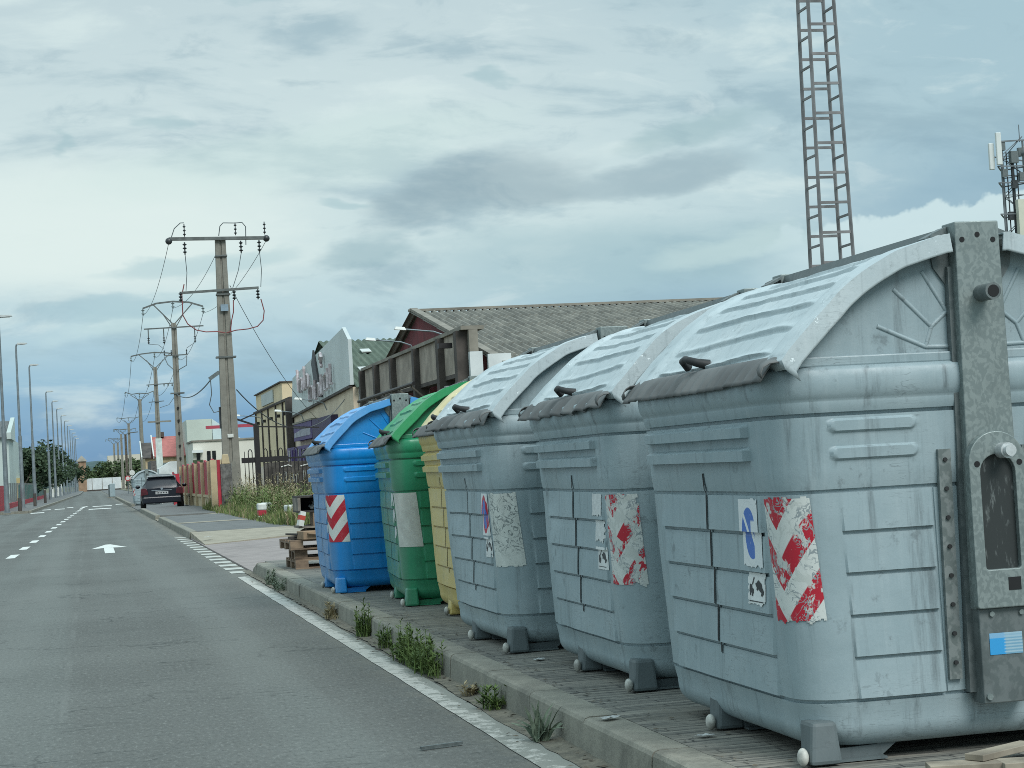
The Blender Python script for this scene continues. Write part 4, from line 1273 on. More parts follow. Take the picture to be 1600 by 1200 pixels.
MB().box(-.36, .40, -.2, .2, 5.85, 5.92).build('steel_band', M['arm_steel'], p2)
for z in (2.2, 2.9, 3.6, 4.3, 5.0):
    MB().box(-.05, .06, -.182, -.15, z, z + .12).build('step_hole', M['hole'], p2)

p3 = thing('power_pole', 'concrete power pole with white wrapped lower half behind the fused pole', 'power pole', (5.22, 147, .05), 0, PG)
pole_shaft(p3, 9.7, .42, .27, .3); vault_arm(p3, 9.65, M['arm_steel'], 1.75, 1.15)
MB().box(-.235, .235, -.20, .20, .2, 4.3).build('white_wrap', M['white_wrap'], p3)
ba = MB().bar((-.7, -.16, 8.35), (1.35, -.16, 8.42), .07).build('crossarm', M['arm_steel'], p3)
for x in (-.55, .6, .9, 1.2): insulator(ba, (x, -.16, 8.4), .22, M['glass_insul'], .07, 2)
MB().bar((-.6, -.16, 7.05), (.55, -.16, 7.1), .06).build('crossarm', M['arm_steel'], p3)
MB().tube([(1.25, -.16, 8.3), (1.35, -.2, 7.4), (.9, -.2, 6.8), (.2, -.18, 6.6)], .022, 5).build('cable', M['wire'], p3)
MB().box(-.75, 1.0, -.22, -.14, 5.5, 5.62).build('lamp_bracket', M['pole'], p3)

p4 = thing('power_pole', 'slim round power pole with plain arched crossarm beyond the parked car', 'power pole', (5.62, 208, .03), 0, PG)
MB().tube([(0, 0, 0), (0, 0, 9.9)], .26, 10, .17).build('shaft', M['pole'], p4, smooth=50); vault_arm(p4, 9.8, M['arm_steel'], 1.5, .75)
far = []
for i, (x, y, h, lab) in enumerate([(5.85, 281, 9.6, 'distant power pole with wide arched crossarm, nearest of the far cluster'), (5.75, 303, 8.6, 'distant dark power pole in the far cluster, right behind the wide-armed pole'), (5.55, 330, 9.3, 'distant power pole with narrow arch in the middle of the far cluster'), (5.4, 362, 8.6, 'distant power pole second from the left of the far cluster'), (5.2, 400, 9.2, 'most distant power pole, leftmost of the far cluster')]):
    p = thing('power_pole', lab, 'power pole', (x, y, .03), 0, PG)
    pole_shaft(p, h, .5, .34, .3, M['trunk'] if i == 1 else None); vault_arm(p, h - .05, M['arm_steel'], 1.6 if i != 2 else 1.2, .85)
    if i == 0:
        MB().bar((-.2, -.2, 8.2), (1.3, -.2, 8.3), .14).build('crossarm', M['arm_steel'], p)
    far.append(p)


def wire(a, b, sag, label, r=.012, group='overhead wires between the power poles', name='overhead_wire'):
    a, b = Vector(a), Vector(b); pts = []
    for i in range(25):
        t = i / 24; p = a.lerp(b, t); p.z -= sag * 4 * t * (1 - t); pts.append(p)
    return tag(MB().tube(pts, r, 5).build(name, M['wire']), label, 'wire', group)
wn = ['left', 'middle', 'right']
P1w = [(3.27, 71.8, 9.95), (5.2, 72.2, 9.9), (6.85, 71.8, 9.9)]
def vw(x, y, h, half, peak): return [(x - half, y, h + .55), (x, y, h + peak - .36), (x + half, y, h + .55)]
V = [P1w, vw(4.97, 108, 9.83, 1.65, 1.25), vw(5.22, 147, 9.70, 1.75, 1.15), vw(5.62, 208, 9.83, 1.5, .75), vw(5.85, 281, 9.58, 1.6, .85)]
sp = ['stout pole and the fused pole', 'fused pole and the white-wrapped pole', 'white-wrapped pole and the slim round pole', 'slim round pole and the far cluster']
for k in range(4):
    for q in range(3):
        wire(V[k][q], V[k + 1][q], .55 + .25 * k, '%s overhead wire of three, spanning between the %s' % (wn[q], sp[k]), .011 + .003 * k)
wire((5.45, 72, 8.3), (10.9, 92, 3.6), .5, 'slack wire running from the stout pole down to the purple-shuttered hall', .012, None)
wire((5.5, 72, 4.4), (11.9, 90, 4.5), 1.4, 'drooping dark cable from stout pole across to the purple-shuttered hall', .022, None)
wire((4.6, 72, 4.85), (4.95, 108, 5.9), .4, 'low twisted cable from the stout pole to the fused pole', .025, None)

# ------------------------------------------------------------------ parked car (rear towards the camera)
M['car_blue'] = simple('dark_blue_car_paint', (.005, .007, .014), .22, .1, 1., spec=.7)
M['glass'] = simple('dark_window_glass', (.012, .016, .018), .08, .05, 1., spec=.8)
M['tail'] = simple('tail_lamp_red', (.085, .012, .018), .25, .2, 9.)
M['tyre'] = simple('tyre_rubber', (.02, .02, .02), .8, .2, 9.)
M['rim'] = simple('alloy_rim', (.35, .37, .38), .35, .1, 9., metal=.6)
M['plate'] = simple('number_plate_white', (.52, .54, .54), .45, .08, 9.)
M['chrome'] = simple('chrome', (.6, .62, .63), .18, .05, 9., metal=.9)
CAR_S = .955
car = thing('parked_car', 'dark blue estate car parked against the red and cream fence', 'car', (2.78, 77.4, .02), R(-1.5))
def car_section(wl, wb, wr, z0, zb, zr):
    """half outline from sill to roof, mirrored: sill, bulge, belt, roof edge, roof centre"""
    h = [(wl, z0), (wb * 1.0, z0 + .22), (wb * 1.01, (z0 + zb) / 2 + .05), (wb * .97, zb), (wr * 1.06, zb + (zr - zb) * .55), (wr, zb + (zr - zb) * .88), (wr * .6, zr), (0, zr + .015)]
    return h + [(-x, z) for x, z in h[:-1][::-1]]
secs = [(.0, .70, .74, .58, .36, .88, .90), (.06, .78, .83, .62, .24, .90, 1.02), (.30, .80, .86, .60, .22, .91, 1.36), (.75, .80, .87, .58, .20, .91, 1.45), (1.5, .80, .88, .58, .20, .90, 1.48), (2.3, .80, .88, .57, .20, .89, 1.44), (2.75, .80, .88, .60, .20, .88, 1.20), (3.05, .80, .87, .70, .20, .87, .93), (3.7, .78, .84, .68, .20, .80, .84), (4.2, .70, .76, .60, .24, .70, .72), (4.32, .60, .66, .5, .30, .60, .62)]
rows = [[(x, y, z) for x, z in car_section(*s_)] for y, *s_ in secs]
cbm = MB().grid([r[::-1] for r in rows]); n = len(rows[0])
cbm.f.append(tuple(range(n - 1, -1, -1))[::-1]); cbm.f.append(tuple((len(rows) - 1) * n + i for i in range(n))[::-1]); cbm.add(rows[0], []); 
body = cbm.build('body', M['car_blue'], car, smooth=40)
MB().add([(-.56, .052, .99), (.56, .052, .99), (.50, .315, 1.375), (-.50, .315, 1.375)], [(0, 1, 2, 3)]).build('rear_window', M['glass'], car, solid=.01)
MB().add([(-.60, .30, 1.385), (.60, .30, 1.385), (.60, .14, 1.40), (-.60, .14, 1.40), (-.56, .30, 1.415), (.56, .30, 1.415), (.56, .15, 1.415), (-.56, .15, 1.415)], [(0, 1, 2, 3), (7, 6, 5, 4), (0, 4, 5, 1), (1, 5, 6, 2), (2, 6, 7, 3), (3, 7, 4, 0)]).build('roof_spoiler', simple('pale_roof_panel', (.42, .45, .46), .3, .05, 2.), car)  # pale colour stands in for the bright reflection on the roof
for sx in (-1, 1):
    MB().prism([(sx * .56, .66), (sx * .86, .62), (sx * .85, .90), (sx * .70, .93), (sx * .60, .88)], 'y', -.035, .12).build('tail_lamp', M['tail'], car, bevel=.01)
    MB().prism([(.35, 1.0), (2.5, .95), (2.15, 1.36), (.6, 1.38)], 'x', sx * .80 - .012, sx * .80 + .012).build('side_window', M['glass'], car)
    for y in (.72, 3.45):
        w = MB().tube([(sx * .66, y, .31), (sx * .72, y, .31), (sx * .86, y, .31), (sx * .885, y, .31)], [.29, .31, .31, .28], 20).build('wheel', M['tyre'], car, smooth=40)
        MB().cyl((sx * .87, y, .31), (sx * .895, y, .31), .19, n=16).build('rim', M['rim'], w)
    MB().sphere((sx * .98, 2.35, .98), .10, 10, 6, (1, .5, .75)).build('wing_mirror', M['car_blue'], car, smooth=60)
    MB().box(sx * .55 - .02, sx * .55 + .02, .5, 2.2, 1.475, 1.50).build('roof_rail', M['insul'], car)
MB().box(-.80, .80, -.055, .25, .28, .56).build('bumper', M['car_blue'], car, bevel=.05)
npl = MB().box(-.26, .26, -.012, .004, .655, .765).build('number_plate', M['plate'], car)
for k in range(7):
    MB().box(-.215 + k * .062 + (.012 if k > 3 else 0), -.18 + k * .062 + (.012 if k > 3 else 0), -.0135, -.0121, .68, .74).build('plate_character', M['ink'], npl)
MB().box(-.42, .42, -.012, .004, .80, .825).build('chrome_strip', M['chrome'], car)
MB().cyl((0, -.02, .88), (0, .02, .88), .05, n=14).build('badge', M['chrome'], car)
MB().cyl((.45, .15, .24), (.45, -.05, .24), .035, n=10).build('exhaust', M['galv_dark'], car)

car.scale = (CAR_S, CAR_S, CAR_S)
# distant container and cabinet
c = copy_tree(gray); c.location = (2.72, 95.5, .03); tag(c, 'grey waste container standing alone just beyond the parked car', 'container', 'waste containers further along the street')
t = thing('street_cabinet', 'small grey cabinet standing at the right kerb far down the street', 'cabinet', (1.62, 160, 0))
MB().box(-.05, .38, -.2, .2, .08, 1.15).build('housing', M['gray'], t, bevel=.03); MB().box(-.16, -.05, -.12, .12, 0, 1.05).build('post', M['foot_gray'], t); MB().box(-.25, .4, -.22, .22, 0, .07).build('plinth', M['kerb'], t)

# ------------------------------------------------------------------ red and cream fence, pillar, black fence
M['cream'] = simple('cream_render', (.46, .37, .23), .85, .12, 2., bmp=.004)
M['red_panel'] = simple('dark_red_panel', (.36, .018, .035), .6, .15, 2.)
M['brick_grey'] = simple('grey_brick', (.125, .12, .112), .9, .3, 9.)
fn = thing('panel_fence', 'fence of dark red panels between cream posts behind the parked car', 'fence', (4.0, 60.8, .1))
MB().box(0, .22, .5, 27.0, 0, .40).build('base_wall', M['cream'], fn)
for k in range(7):
    y = .9 + k * 4.1; h = 1.62
    pw = .10 if k else .24
    MB().box(-pw, .2, y - .14, y + .14, 0, h + .02).build('post', M['cream'], fn)
    if k < 6:
        pz = MB().add([(.02, y + .15, .41), (.10, y + .15, .41), (.10, y + 3.94, .41), (.02, y + 3.94, .41), (.02, y + .15, h - .14), (.10, y + .15, h - .14), (.10, y + 3.94, h + .10), (.02, y + 3.94, h + .10)], [(3, 2, 1, 0), (4, 5, 6, 7), (0, 1, 5, 4), (1, 2, 6, 5), (2, 3, 7, 6), (3, 0, 4, 7)])
        pz.build('panel', M['red_panel'], fn)
        MB().box(-.05, .12, y + .15, y + 3.94, .402, .49).build('rail', M['cream'], fn)
t = thing('gate', 'plain dark red gate leaf beside the parked car', 'gate', (3.95, 89.5, .03))
MB().box(-.15, .62, -.06, .0, .05, 1.42).build('leaf', M['red_panel'], t); MB().box(-.23, -.15, -.08, .02, 0, 1.5).build('post', M['red_panel'], t)
t = thing('pillar', 'grey brick pillar with cream cap at the fence corner', 'pillar', (4.14, 60.15, .1))
br_ = MB().box(-.17, .17, -.17, .17, 0, 1.48).build('shaft', M['brick_grey'], t); MB().tbox((-.13, .13, -.13, .13, 1.48), (-.09, .09, -.09, .09, 1.78)).build('cap', M['cream'], t, bevel=.02)
MB().box(-.27, -.175, -.13, .10, 0, 1.62).build('red_post', M['red_panel'], t)
t = tag(MB().prism([(.12, 0), (.7, 0), (.42, .7), (.24, 1.55), (.12, 1.55)], 'y', -.05, .05).build('concrete_slab', M['pole'], loc=(4.24, 60.6, .1)), 'sloping pale concrete slab behind the brick pillar', 'slab')

M['iron'] = simple('black_iron', (.014, .013, .014), .5, .2, 8.)
bf = thing('iron_fence', 'black iron fence with hooped tops and one tall post beside stout pole', 'fence', (6.3, 73.6, .08))
MB().box(-.11, .09, -.1, .1, 0, 3.0).build('tall_post', M['iron'], bf)
MB().box(-.62, 1.15, -.05, .05, 1.58, 1.78).build('rail', M['iron'], bf); MB().box(1.15, 4.6, -.03, .03, 1.66, 1.72).build('rail', M['iron'], bf)
MB().box(-.6, 4.6, -.03, .03, .25, .31).build('rail', M['iron'], bf)
for k in range(34):
    x = -.50 + k * .145
    if abs(x) < .12: continue
    if k % 4 == 1:
        MB().tube([(x, 0, .1), (x, 0, 1.98), (x + .03, 0, 2.06), (x + .0725, 0, 2.09), (x + .115, 0, 2.06), (x + .145, 0, 1.98), (x + .145, 0, .1)], .018, 6).build('hooped_picket', M['iron'], bf)
    elif k % 4 != 2: MB().cyl((x, 0, .1), (x, 0, 2.02), .018, .012, 6).build('picket', M['iron'], bf)
MB().bar((-.95, 0, 3.35), (.02, 0, 2.98), .07).build('strut', M['iron'], bf); MB().bar((.0, 0, 2.95), (2.4, 0, 2.80), .05).build('strut', M['iron'], bf); MB().bar((-.6, 0, 3.22), (.75, 0, 3.75), .05).build('strut', M['iron'], bf)
lw = thing('low_wall', 'low dark wall with white graffiti behind the iron fence', 'wall', (9.2, 74.5, .09))
MB().box(-2.6, 1.5, 0, .2, 0, 1.55).build('wall', simple('dark_weathered_wall', (.10, .095, .085), .9, .3, 3.), lw)
gm = MB(); rg = random.Random(4)
for k in range(6):
    x = -2.1 + k * .24 + rg.uniform(-.03, .03); z = .70 + rg.uniform(0, .12)
    MB().tube([(x, -.012, z), (x + .03, -.012, z + rg.uniform(.22, .42)), (x + .11, -.012, z + rg.uniform(.25, .45)), (x + .13, -.012, z + .04)], .022, 5).build('graffiti_stroke', M['lamp_head'], lw)
for x, z in ((-1.95, 1.35), (-1.2, 1.34), (-.7, 1.36)): MB().tube([(x, -.012, z), (x + .28, -.012, z + .06), (x + .42, -.012, z)], .028, 5).build('graffiti_stroke', M['sign_white'], lw)

# ------------------------------------------------------------------ halls on the right
def corr_roof(name, root, x0, x1, y0, z0, y1, z1, mat, wl=.30, amp=.075, courses=6):
    """corrugated sheets, ribs running up the slope, laid in overlapping courses"""
    mb = MB(); nx = int((x1 - x0) / wl * 6)
    for c_ in range(courses):
        a, b = c_ / courses, (c_ + 1) / courses; rows = []
        for t, up in ((a - .012, .05), (b, .0)):
            y = y0 + (y1 - y0) * t; z = z0 + (z1 - z0) * t + up * .5; rows.append([(x0 + (x1 - x0) * i / nx, y, z + amp * math.sin(i / 6 * 2 * math.pi)) for i in range(nx + 1)])
        mb.grid(rows)
    return mb.build(name, mat, root, solid=.02)


def fibre(name, c, dk, lt):
    m, t, b = mat_base(name); v = t.node('ShaderNodeTexCoord').outputs['Object']
    n = t.noise(t.map(v, scale=(1.2, .5, .5)), 1.5, 6, .7); col = t.mix(t.step(n, .35, .65), dk, c)
    n2 = t.noise(t.map(v, scale=(3.3, .35, .35)), 1., 4, .6); col = t.mix(t.step(n2, .55, .75, 0, .6), col, lt)
    n3 = t.noise(v, 9., 4, .7); col = t.mix(t.step(n3, .55, .7, 0, .5), col, tuple(x * .45 for x in dk))
    t.put(b.inputs['Base Color'], col); b.inputs['Roughness'].default_value = .9; return m


M['fibre'] = fibre('weathered_fibre_cement', (.235, .228, .195), (.13, .13, .113), (.35, .335, .29))
M['green_roof'] = fibre('green_corrugated_roof', (.10, .135, .10), (.065, .095, .07), (.16, .19, .145))
M['red_shed'] = simple('oxide_red_cladding', (.15, .022, .027), .8, .2, 1.5)
M['rough_panel'] = simple('grey_brown_panel', (.34, .30, .25), .9, .2, 1.2, c2=(.24, .21, .175), bmp=.01, bscale=8.)
M['pier'] = simple('dark_brown_pier', (.07, .060, .053), .85, .25, 1.5)
M['white_wall'] = simple('white_rendered_wall', (.60, .64, .64), .85, .08, .8)
M['dark_win'] = simple('dark_shop_window', (.018, .02, .022), .2, .3, 2.)
M['coping'] = simple('grey_coping', (.23, .215, .18), .85, .2, 1.)
shed = thing('industrial_hall', 'old hall with grey corrugated roof, red gable and brown panelled street front', 'building', (12, 60, 0))
corr_roof('roof', shed, 1.0, 21, -.6, 4.15, 16.8, 7.42, M['fibre'])
corr_roof('rear_roof', shed, 1.0, 21, 28.0, 5.1, 16.8, 7.42, M['fibre'], courses=3)
MB().bar((.95, 16.8, 7.50), (21.1, 16.8, 7.50), .25, .10).build('ridge_cap', M['coping'], shed)
MB().prism([(-.3, 0), (27.4, 0), (27.4, 5.0), (16.8, 7.32), (-.3, 4.05)], 'x', 1.35, 1.6).build('gable_wall', M['red_shed'], shed)
vg = MB().bar((1.15, -.5, 4.30), (1.15, 16.8, 7.55), .30, .10); vg.build('verge', M['coping'], shed)
MB().bar((1.2, 27.8, 5.15), (1.2, 16.8, 7.5), .12, .06).build('verge', M['coping'], shed)
MB().box(1.62, 21, -.15, 0.1, 0, 4.1).build('side_wall', M['white_wall'], shed)
MB().box(-.05, .24, -.36, -.10, 4.72, 5.415).build('end_column', M['coping'], shed); MB().box(-.05, .36, -.36, -.10, 0, 4.715).build('end_column', M['white_wall'], shed)
MB().box(.55, 1.30, -.30, -.10, 0, 4.62).build('side_wall', M['white_wall'], shed)
MB().box(1.05, 1.33, .3, 22.5, 0, 4.15).build('front_wall', M['red_shed'], shed)
MB().box(-.30, .45, -.35, 22.7, 5.42, 5.54).build('coping', M['coping'], shed)
ys_ = [.15, 3.45, 8.4, 13.8, 18.2, 22.4]
for k, y in enumerate(ys_):
    MB().box(-.42, .12, y - .24, y + .24, 0, 5.41).build('pier', M['pier'], shed)
    if k < 5:
        MB().box(-.20, .10, y + .21, ys_[k + 1] - .21, 4.12, 5.41).build('panel', M['rough_panel'], shed)
        MB().box(-.22, .14, y + .21, ys_[k + 1] - .21, 3.98, 4.11).build('lintel', M['pier'], shed)
        w = MB().box(.98, 1.04, y + .6, ys_[k + 1] - .6, 1.0, 3.6).build('window', M['dark_win'], shed)
        for q in range(1, 3):
            yy = y + .6 + (ys_[k + 1] - y - 1.2) * q / 3; MB().box(.93, .975, yy - .04, yy + .04, 1.0, 3.6).build('mullion', M['sign_white'] if q == 1 else M['pier'], w)
aw = MB().tube([(-.9, 5.5, 4.05), (-.9, 19.5, 4.0)], .07, 8).build('awning_tube', M['iron'], shed)
for k, y in enumerate((6.2, 8.9, 10.4, 12.6, 15.2, 16.4)):
    MB().bar((-.9, y, 3.98), (.9, y + (-.9 if k % 2 else .6), 2.5), .05).build('awning_strut', M['coping'], shed)
MB().box(-.75, -.3, 1.2, 1.45, 4.95, 5.12).build('security_camera', M['iron'], shed)


def wall_lamp(root, y, z, x0=0., L=1.25):
    a = MB().tube([(x0, y, z - .35), (x0 - .12, y, z), (x0 - .5, y, z + .14), (x0 - L, y, z + .26)], .03, 6).build('wall_lamp_arm', M['lamp_steel'], root, smooth=60)
    MB().add([(x0 - L - .35, y - .12, z + .26), (x0 - L + .05, y - .12, z + .22), (x0 - L + .05, y + .12, z + .22), (x0 - L - .35, y + .12, z + .26), (x0 - L - .3, y - .06, z + .36), (x0 - L, y - .06, z + .33), (x0 - L, y + .06, z + .33), (x0 - L - .3, y + .06, z + .36)],
              [(3, 2, 1, 0), (4, 5, 6, 7), (0, 1, 5, 4), (1, 2, 6, 5), (2, 3, 7, 6), (3, 0, 4, 7)]).build('wall_lamp_head', M['lens'], a)
wall_lamp(shed, 4.5, 5.60, .2, 1.5); wall_lamp(shed, 11.5, 5.75, .2, 1.5)

# hall with pale fascia and script lettering
M['fascia'] = simple('pale_grey_fascia', (.52, .575, .565), .6, .06, .5)
M['fascia_edge'] = simple('fascia_return', (.50, .555, .55), .6, .05, .5)
M['beige'] = simple('beige_render', (.62, .53, .40), .85, .08, .6)
M['brick'] = simple('red_brick', (.20, .095, .06), .9, .25, 6.)
M['purple'] = simple('purple_shutter', (.075, .045, .17), .6, .15, 2.)
M['letter'] = simple('pinkish_letters', (.50, .46, .47), .5, .25, 4., c2=(.36, .30, .31))
hall = thing('shop_hall', 'beige hall with tall pale fascia, script lettering and purple shutters', 'building', (12, 88, 0))
MB().prism([(.2, 5.08), (26.6, 4.55), (25.2, 6.75), (21.5, 6.95), (1.8, 7.88), (.0, 7.2), (.0, 5.1)], 'x', -.05, .06).build('fascia', M['fascia'], hall)
MB().prism([(-.02, 5.1), (-.02, 7.2), (1.8, 7.9), (1.8, 7.8), (.03, 7.15), (.03, 5.1)], 'x', -.07, .10).build('fascia_return', M['fascia_edge'], hall)
MB().box(.06, .5, .1, 26.8, 0, 5.0).build('front_wall', M['beige'], hall)
MB().prism([(.05, 4.98), (26.8, 4.45), (26.8, 4.57), (.05, 5.10)], 'x', -.10, .04).build('string_course', M['pier'], hall)
MB().box(.51, 16, .1, .35, 0, 4.85).build('side_wall', M['brick'], hall)
MB().box(.51, 16, .0, .09, 4.7, 5.0).build('gutter', M['white_wall'], hall)
MB().tube([(.40, -.02, 0), (.40, -.02, 4.9)], .09, 8).build('downpipe', M['white_wall'], hall)
corr_roof('roof', hall, .2, 18, -.2, 4.95, 13.5, 8.05, M['green_roof'], .34, .05, 1)
corr_roof('rear_roof', hall, .2, 18, 27, 4.95, 13.5, 8.05, M['green_roof'], .34, .05, 1)
for x, y in ((2.1, 9.5), (1.2, 4.2)): MB().obox((x, y, 4.95 + (y + .2) / 13.7 * 3.1 + .1), (.5, .9, .05), Matrix.Rotation(.22, 3, 'X')).build('skylight', M['lens'], hall)
# lettering: two lines of slanting script either side of a dark lozenge
sgn = MB().prism([(13.6, 5.9), (14.4, 6.95), (13.4, 7.62), (12.0, 6.2), (10.6, 5.0), (12.2, 5.15)], 'x', -.16, -.06).build('dark_lozenge', M['iron'], hall)
def script(pts, r=.10): MB().tube([(-.22, y, z) for y, z in pts], r, 6).build('script_letter', M['letter'], hall, smooth=60)
for y0, z0, kind in ((20.6, 6.3, 0), (19.0, 6.15, 1), (17.4, 6.2, 2), (16.0, 6.2, 1), (9.6, 6.9, 3)):
    script({0: [(y0 + .3, z0 + .7), (y0, z0 - .5), (y0 - .6, z0 - .6), (y0 - .9, z0 + .1)], 1: [(y0 + .3, z0 - .5), (y0 + .1, z0 + .3), (y0 - .5, z0 + .2), (y0 - .5, z0 - .4), (y0 - .8, z0 - .4)], 2: [(y0, z0 + .8), (y0, z0 - .5), (y0 - .5, z0 - .4)], 3: [(y0 + .3, z0), (y0, z0 + .3), (y0 - .4, z0 + .1), (y0, z0 - .2), (y0 - .3, z0 - .4)]}[kind], .085)
for y0, z0, kind in ((15.2, 5.3, 0), (13.9, 5.35, 1), (12.6, 5.3, 2), (11.0, 5.35, 1), (9.8, 5.45, 2), (8.3, 5.55, 0), (7.0, 5.6, 2), (5.9, 5.75, 2)):
    script({0: [(y0 - .5, z0 + .5), (y0 + .2, z0 + .4), (y0 + .2, z0 - .3), (y0 - .5, z0 - .3)], 1: [(y0 + .3, z0 - .3), (y0 + .1, z0 + .4), (y0 - .5, z0 + .3), (y0 - .5, z0 - .3)], 2: [(y0, z0 + .7), (y0 + .1, z0 - .3), (y0 - .4, z0 - .3)]}[kind], .085)
MB().box(-.30, .05, 14.5, 23.6, 3.0, 3.95).build('shutter', M['purple'], hall)
gr = MB().prism([(15.0, 3.2), (23.2, 3.2), (23.2, 3.45), (19, 3.6), (15.0, 3.62)], 'x', -.32, -.305); gr.build('grey_swirl', simple('grey_swirl_print', (.30, .31, .36), .6, .2, 2.), hall)
MB().box(-.30, .05, 6.0, 14.2, 2.6, 3.95).build('shutter', simple('dark_purple_shutter', (.04, .025, .085), .6, .2, 2.), hall)
MB().box(-.55, .05, 13.8, 25.4, .3, 2.65).build('entrance_wall', M['purple'], hall)
MB().box(-.34, .05, 14.3, 23.8, 3.96, 4.06).build('lintel', M['coping'], hall)
for k in range(7): MB().box(-.62, -.56, 14.2 + k * 1.6, 14.35 + k * 1.6, .3, 2.5).build('shutter_slat', M['sign_white'] if k % 3 == 0 else M['purple'], hall)
wall_lamp(hall, 7.0, 4.55, -.35); wall_lamp(hall, 17.5, 4.35, -.35)

# ochre office block with dark piers
off = thing('office_block', 'ochre two-storey block with dark brown vertical piers beside pale fascia hall', 'building', (12, 114.8, 0))
M['ochre'] = simple('ochre_render', (.70, .58, .38), .85, .06, .5)
MB().box(0, 10, 0, 25.5, 0, 5.75).build('front_wall', M['ochre'], off)
MB().box(.1, 10, 6.4, 25.6, 5.76, 6.92).build('upper_wall', M['ochre'], off)
MB().box(-.05, 10.1, 6.3, 25.7, 6.93, 7.0).build('coping', M['pier'], off)
MB().box(-.14, 3.5, -.1, 25.8, 5.60, 5.75).build('canopy', M['pier'], off)
for y, w in ((1.6, 1.9), (5.2, .32), (9.8, .32), (15.2, .32), (20.0, .32), (24.9, .45)):
    MB().box(-.09 if w < 1 else -.12, -.005, y - w / 2, y + w / 2, 0, 5.59).build('pier', M['pier'], off)
for y in (3.6, 7.5, 12.5, 17.6, 22.5): MB().box(-.22, -.005, y - .12, y + .12, 4.75, 4.95).build('floodlight', M['iron'], off)
for y0, y1 in ((3.0, 5.0), (5.5, 9.6), (10, 15), (15.4, 19.8), (20.2, 24.6)): MB().box(-.06, -.004, y0, y1, .4, 1.75).build('window', M['dark_win'], off)
MB().box(.02, .09, 12.0, 20.5, 5.95, 6.75).build('sign_board', simple('faded_sign', (.46, .50, .48), .6, .06, 1.), off)
MB().box(-.4, .0, -.4, .05, 0, 5.6).build('dark_wall', M['pier'], off)
wall_lamp(off, 16.0, 5.0, -.3, 1.6)

# cream works and pink-roofed house further down
wk = thing('works_building', 'pale cream works building with glazed sloping roof beyond the power poles', 'building', (8.1, 150, 0))
MB().box(-.2, 6.5, 0, 8, 0, 3.98).build('front_wall', simple('pale_cream_render', (.64, .63, .56), .85, .05, .4), wk)
MB().box(-.3, 6.6, -.1, 8.1, 3.99, 4.12).build('coping', M['coping'], wk)
MB().box(.1, 2.2, 14, 24, 0, 6.15).build('tower_wall', simple('pale_green_render', (.48, .54, .48), .85, .05, .4), wk)
MB().prism([(2.25, 4.1), (4.9, 4.15), (2.25, 6.15)], 'y', 14.2, 24).build('sloping_roof', simple('pale_blue_sheet', (.54, .64, .65), .4, .05, .5), wk)
MB().box(1.1, 5.2, 4.0, 4.2, 5.05, 5.30).build('red_fascia', simple('red_fascia', (.36, .05, .08), .6, .1, 1.), wk)
for x in (.05, .85, 1.25): MB().box(x, x + .28, -.05, .02, 2.35, 3.25).build('window', M['dark_win'], wk)
MB().box(-.3, .55, -.5, -.05, 3.15, 3.35).build('canopy', M['white_wall'], wk); MB().box(-.25, .5, -.4, -.1, 2.0, 2.6).build('balcony_plants', M['leaf_dark'], wk)
hs = thing('house', 'house with pinkish-red tiled roof and white barge boards beyond the car', 'building', (5.7, 168, 0))
MB().box(.2, 3.1, 0, 9, 0, 3.25).build('wall', M['cream'], hs)
MB().add([(-.15, -.3, 3.25), (3.2, -.3, 3.25), (3.2, 4.5, 5.05), (-.15, 4.5, 5.05), (-.15, 9.3, 3.25), (3.2, 9.3, 3.25)], [(0, 1, 2, 3), (3, 2, 5, 4)]).build('roof', simple('pink_red_tiles', (.40, .14, .125), .85, .1, 3.), hs, solid=.1)
MB().bar((-.22, -.35, 3.2), (-.22, 4.5, 5.12), .1, .25).build('barge_board', M['sign_white'], hs)
MB().box(.5, 1.35, -.04, .05, 1.7, 2.7).build('window', simple('greyish_window', (.16, .20, .20), .3, .2, 3.), hs)
MB().box(.45, .9, 3.9, 4.6, 5.0, 5.45).build('chimney', M['pier'], hs); MB().box(-.5, .18, -.2, 9, 0, 2.9).build('porch', M['brick_grey'], hs)
hs2 = thing('house', 'narrow gabled house with white barge board left of the pink-roofed house', 'building', (5.15, 185, 0))
MB().box(.1, 2, 0, 8, 0, 3.4).build('wall', M['cream'], hs2)
MB().add([(-.15, -.3, 3.4), (2.2, -.3, 3.4), (2.2, 4, 4.9), (-.15, 4, 4.9), (-.15, 8.3, 3.4), (2.2, 8.3, 3.4)], [(0, 1, 2, 3), (3, 2, 5, 4)]).build('roof', M['pier'], hs2, solid=.1); MB().bar((-.22, -.35, 3.35), (-.22, 4, 4.97), .1, .25).build('barge_board', M['sign_white'], hs2)
tr = thing('covered_trailer', 'white covered trailer behind the parked car', 'trailer', (4.75, 118, .05))
MB().prism([(-.62, .25), (.5, .25), (.5, 2.25), (.1, 2.25), (-.62, 1.85)], 'y', 0, 3).build('cover', simple('white_tarpaulin', (.58, .62, .61), .6, .1, 2.), tr)
for sx in (-.45, .35): MB().tube([(sx - .08, .7, .3), (sx + .08, .7, .3)], .3, 14).build('wheel', M['tyre'], tr)
MB().box(-.6, .5, -.02, 3, .2, .3).build('chassis', M['iron'], tr)
hd_ = tag(MB().box(3.45, 5.1, 128, 128.5, .03, 1.35).build('dark_hedge_wall', M['trunk']), 'low dark brown wall beyond the lone grey container', 'wall')
blk = thing('far_block', 'long cream block with dark windows far beyond the poles', 'building', (4.6, 420, 0))
MB().box(-.6, 14, 0, 12, 0, 7.1).build('wall', simple('far_cream', (.52, .50, .42), .85, .05, .2), blk)
for x in (1.1, 2.9, 5.6, 8.6, 10.6): MB().box(x, x + .6, -.05, .02, 4.6, 5.7).build('window', M['dark_win'], blk)
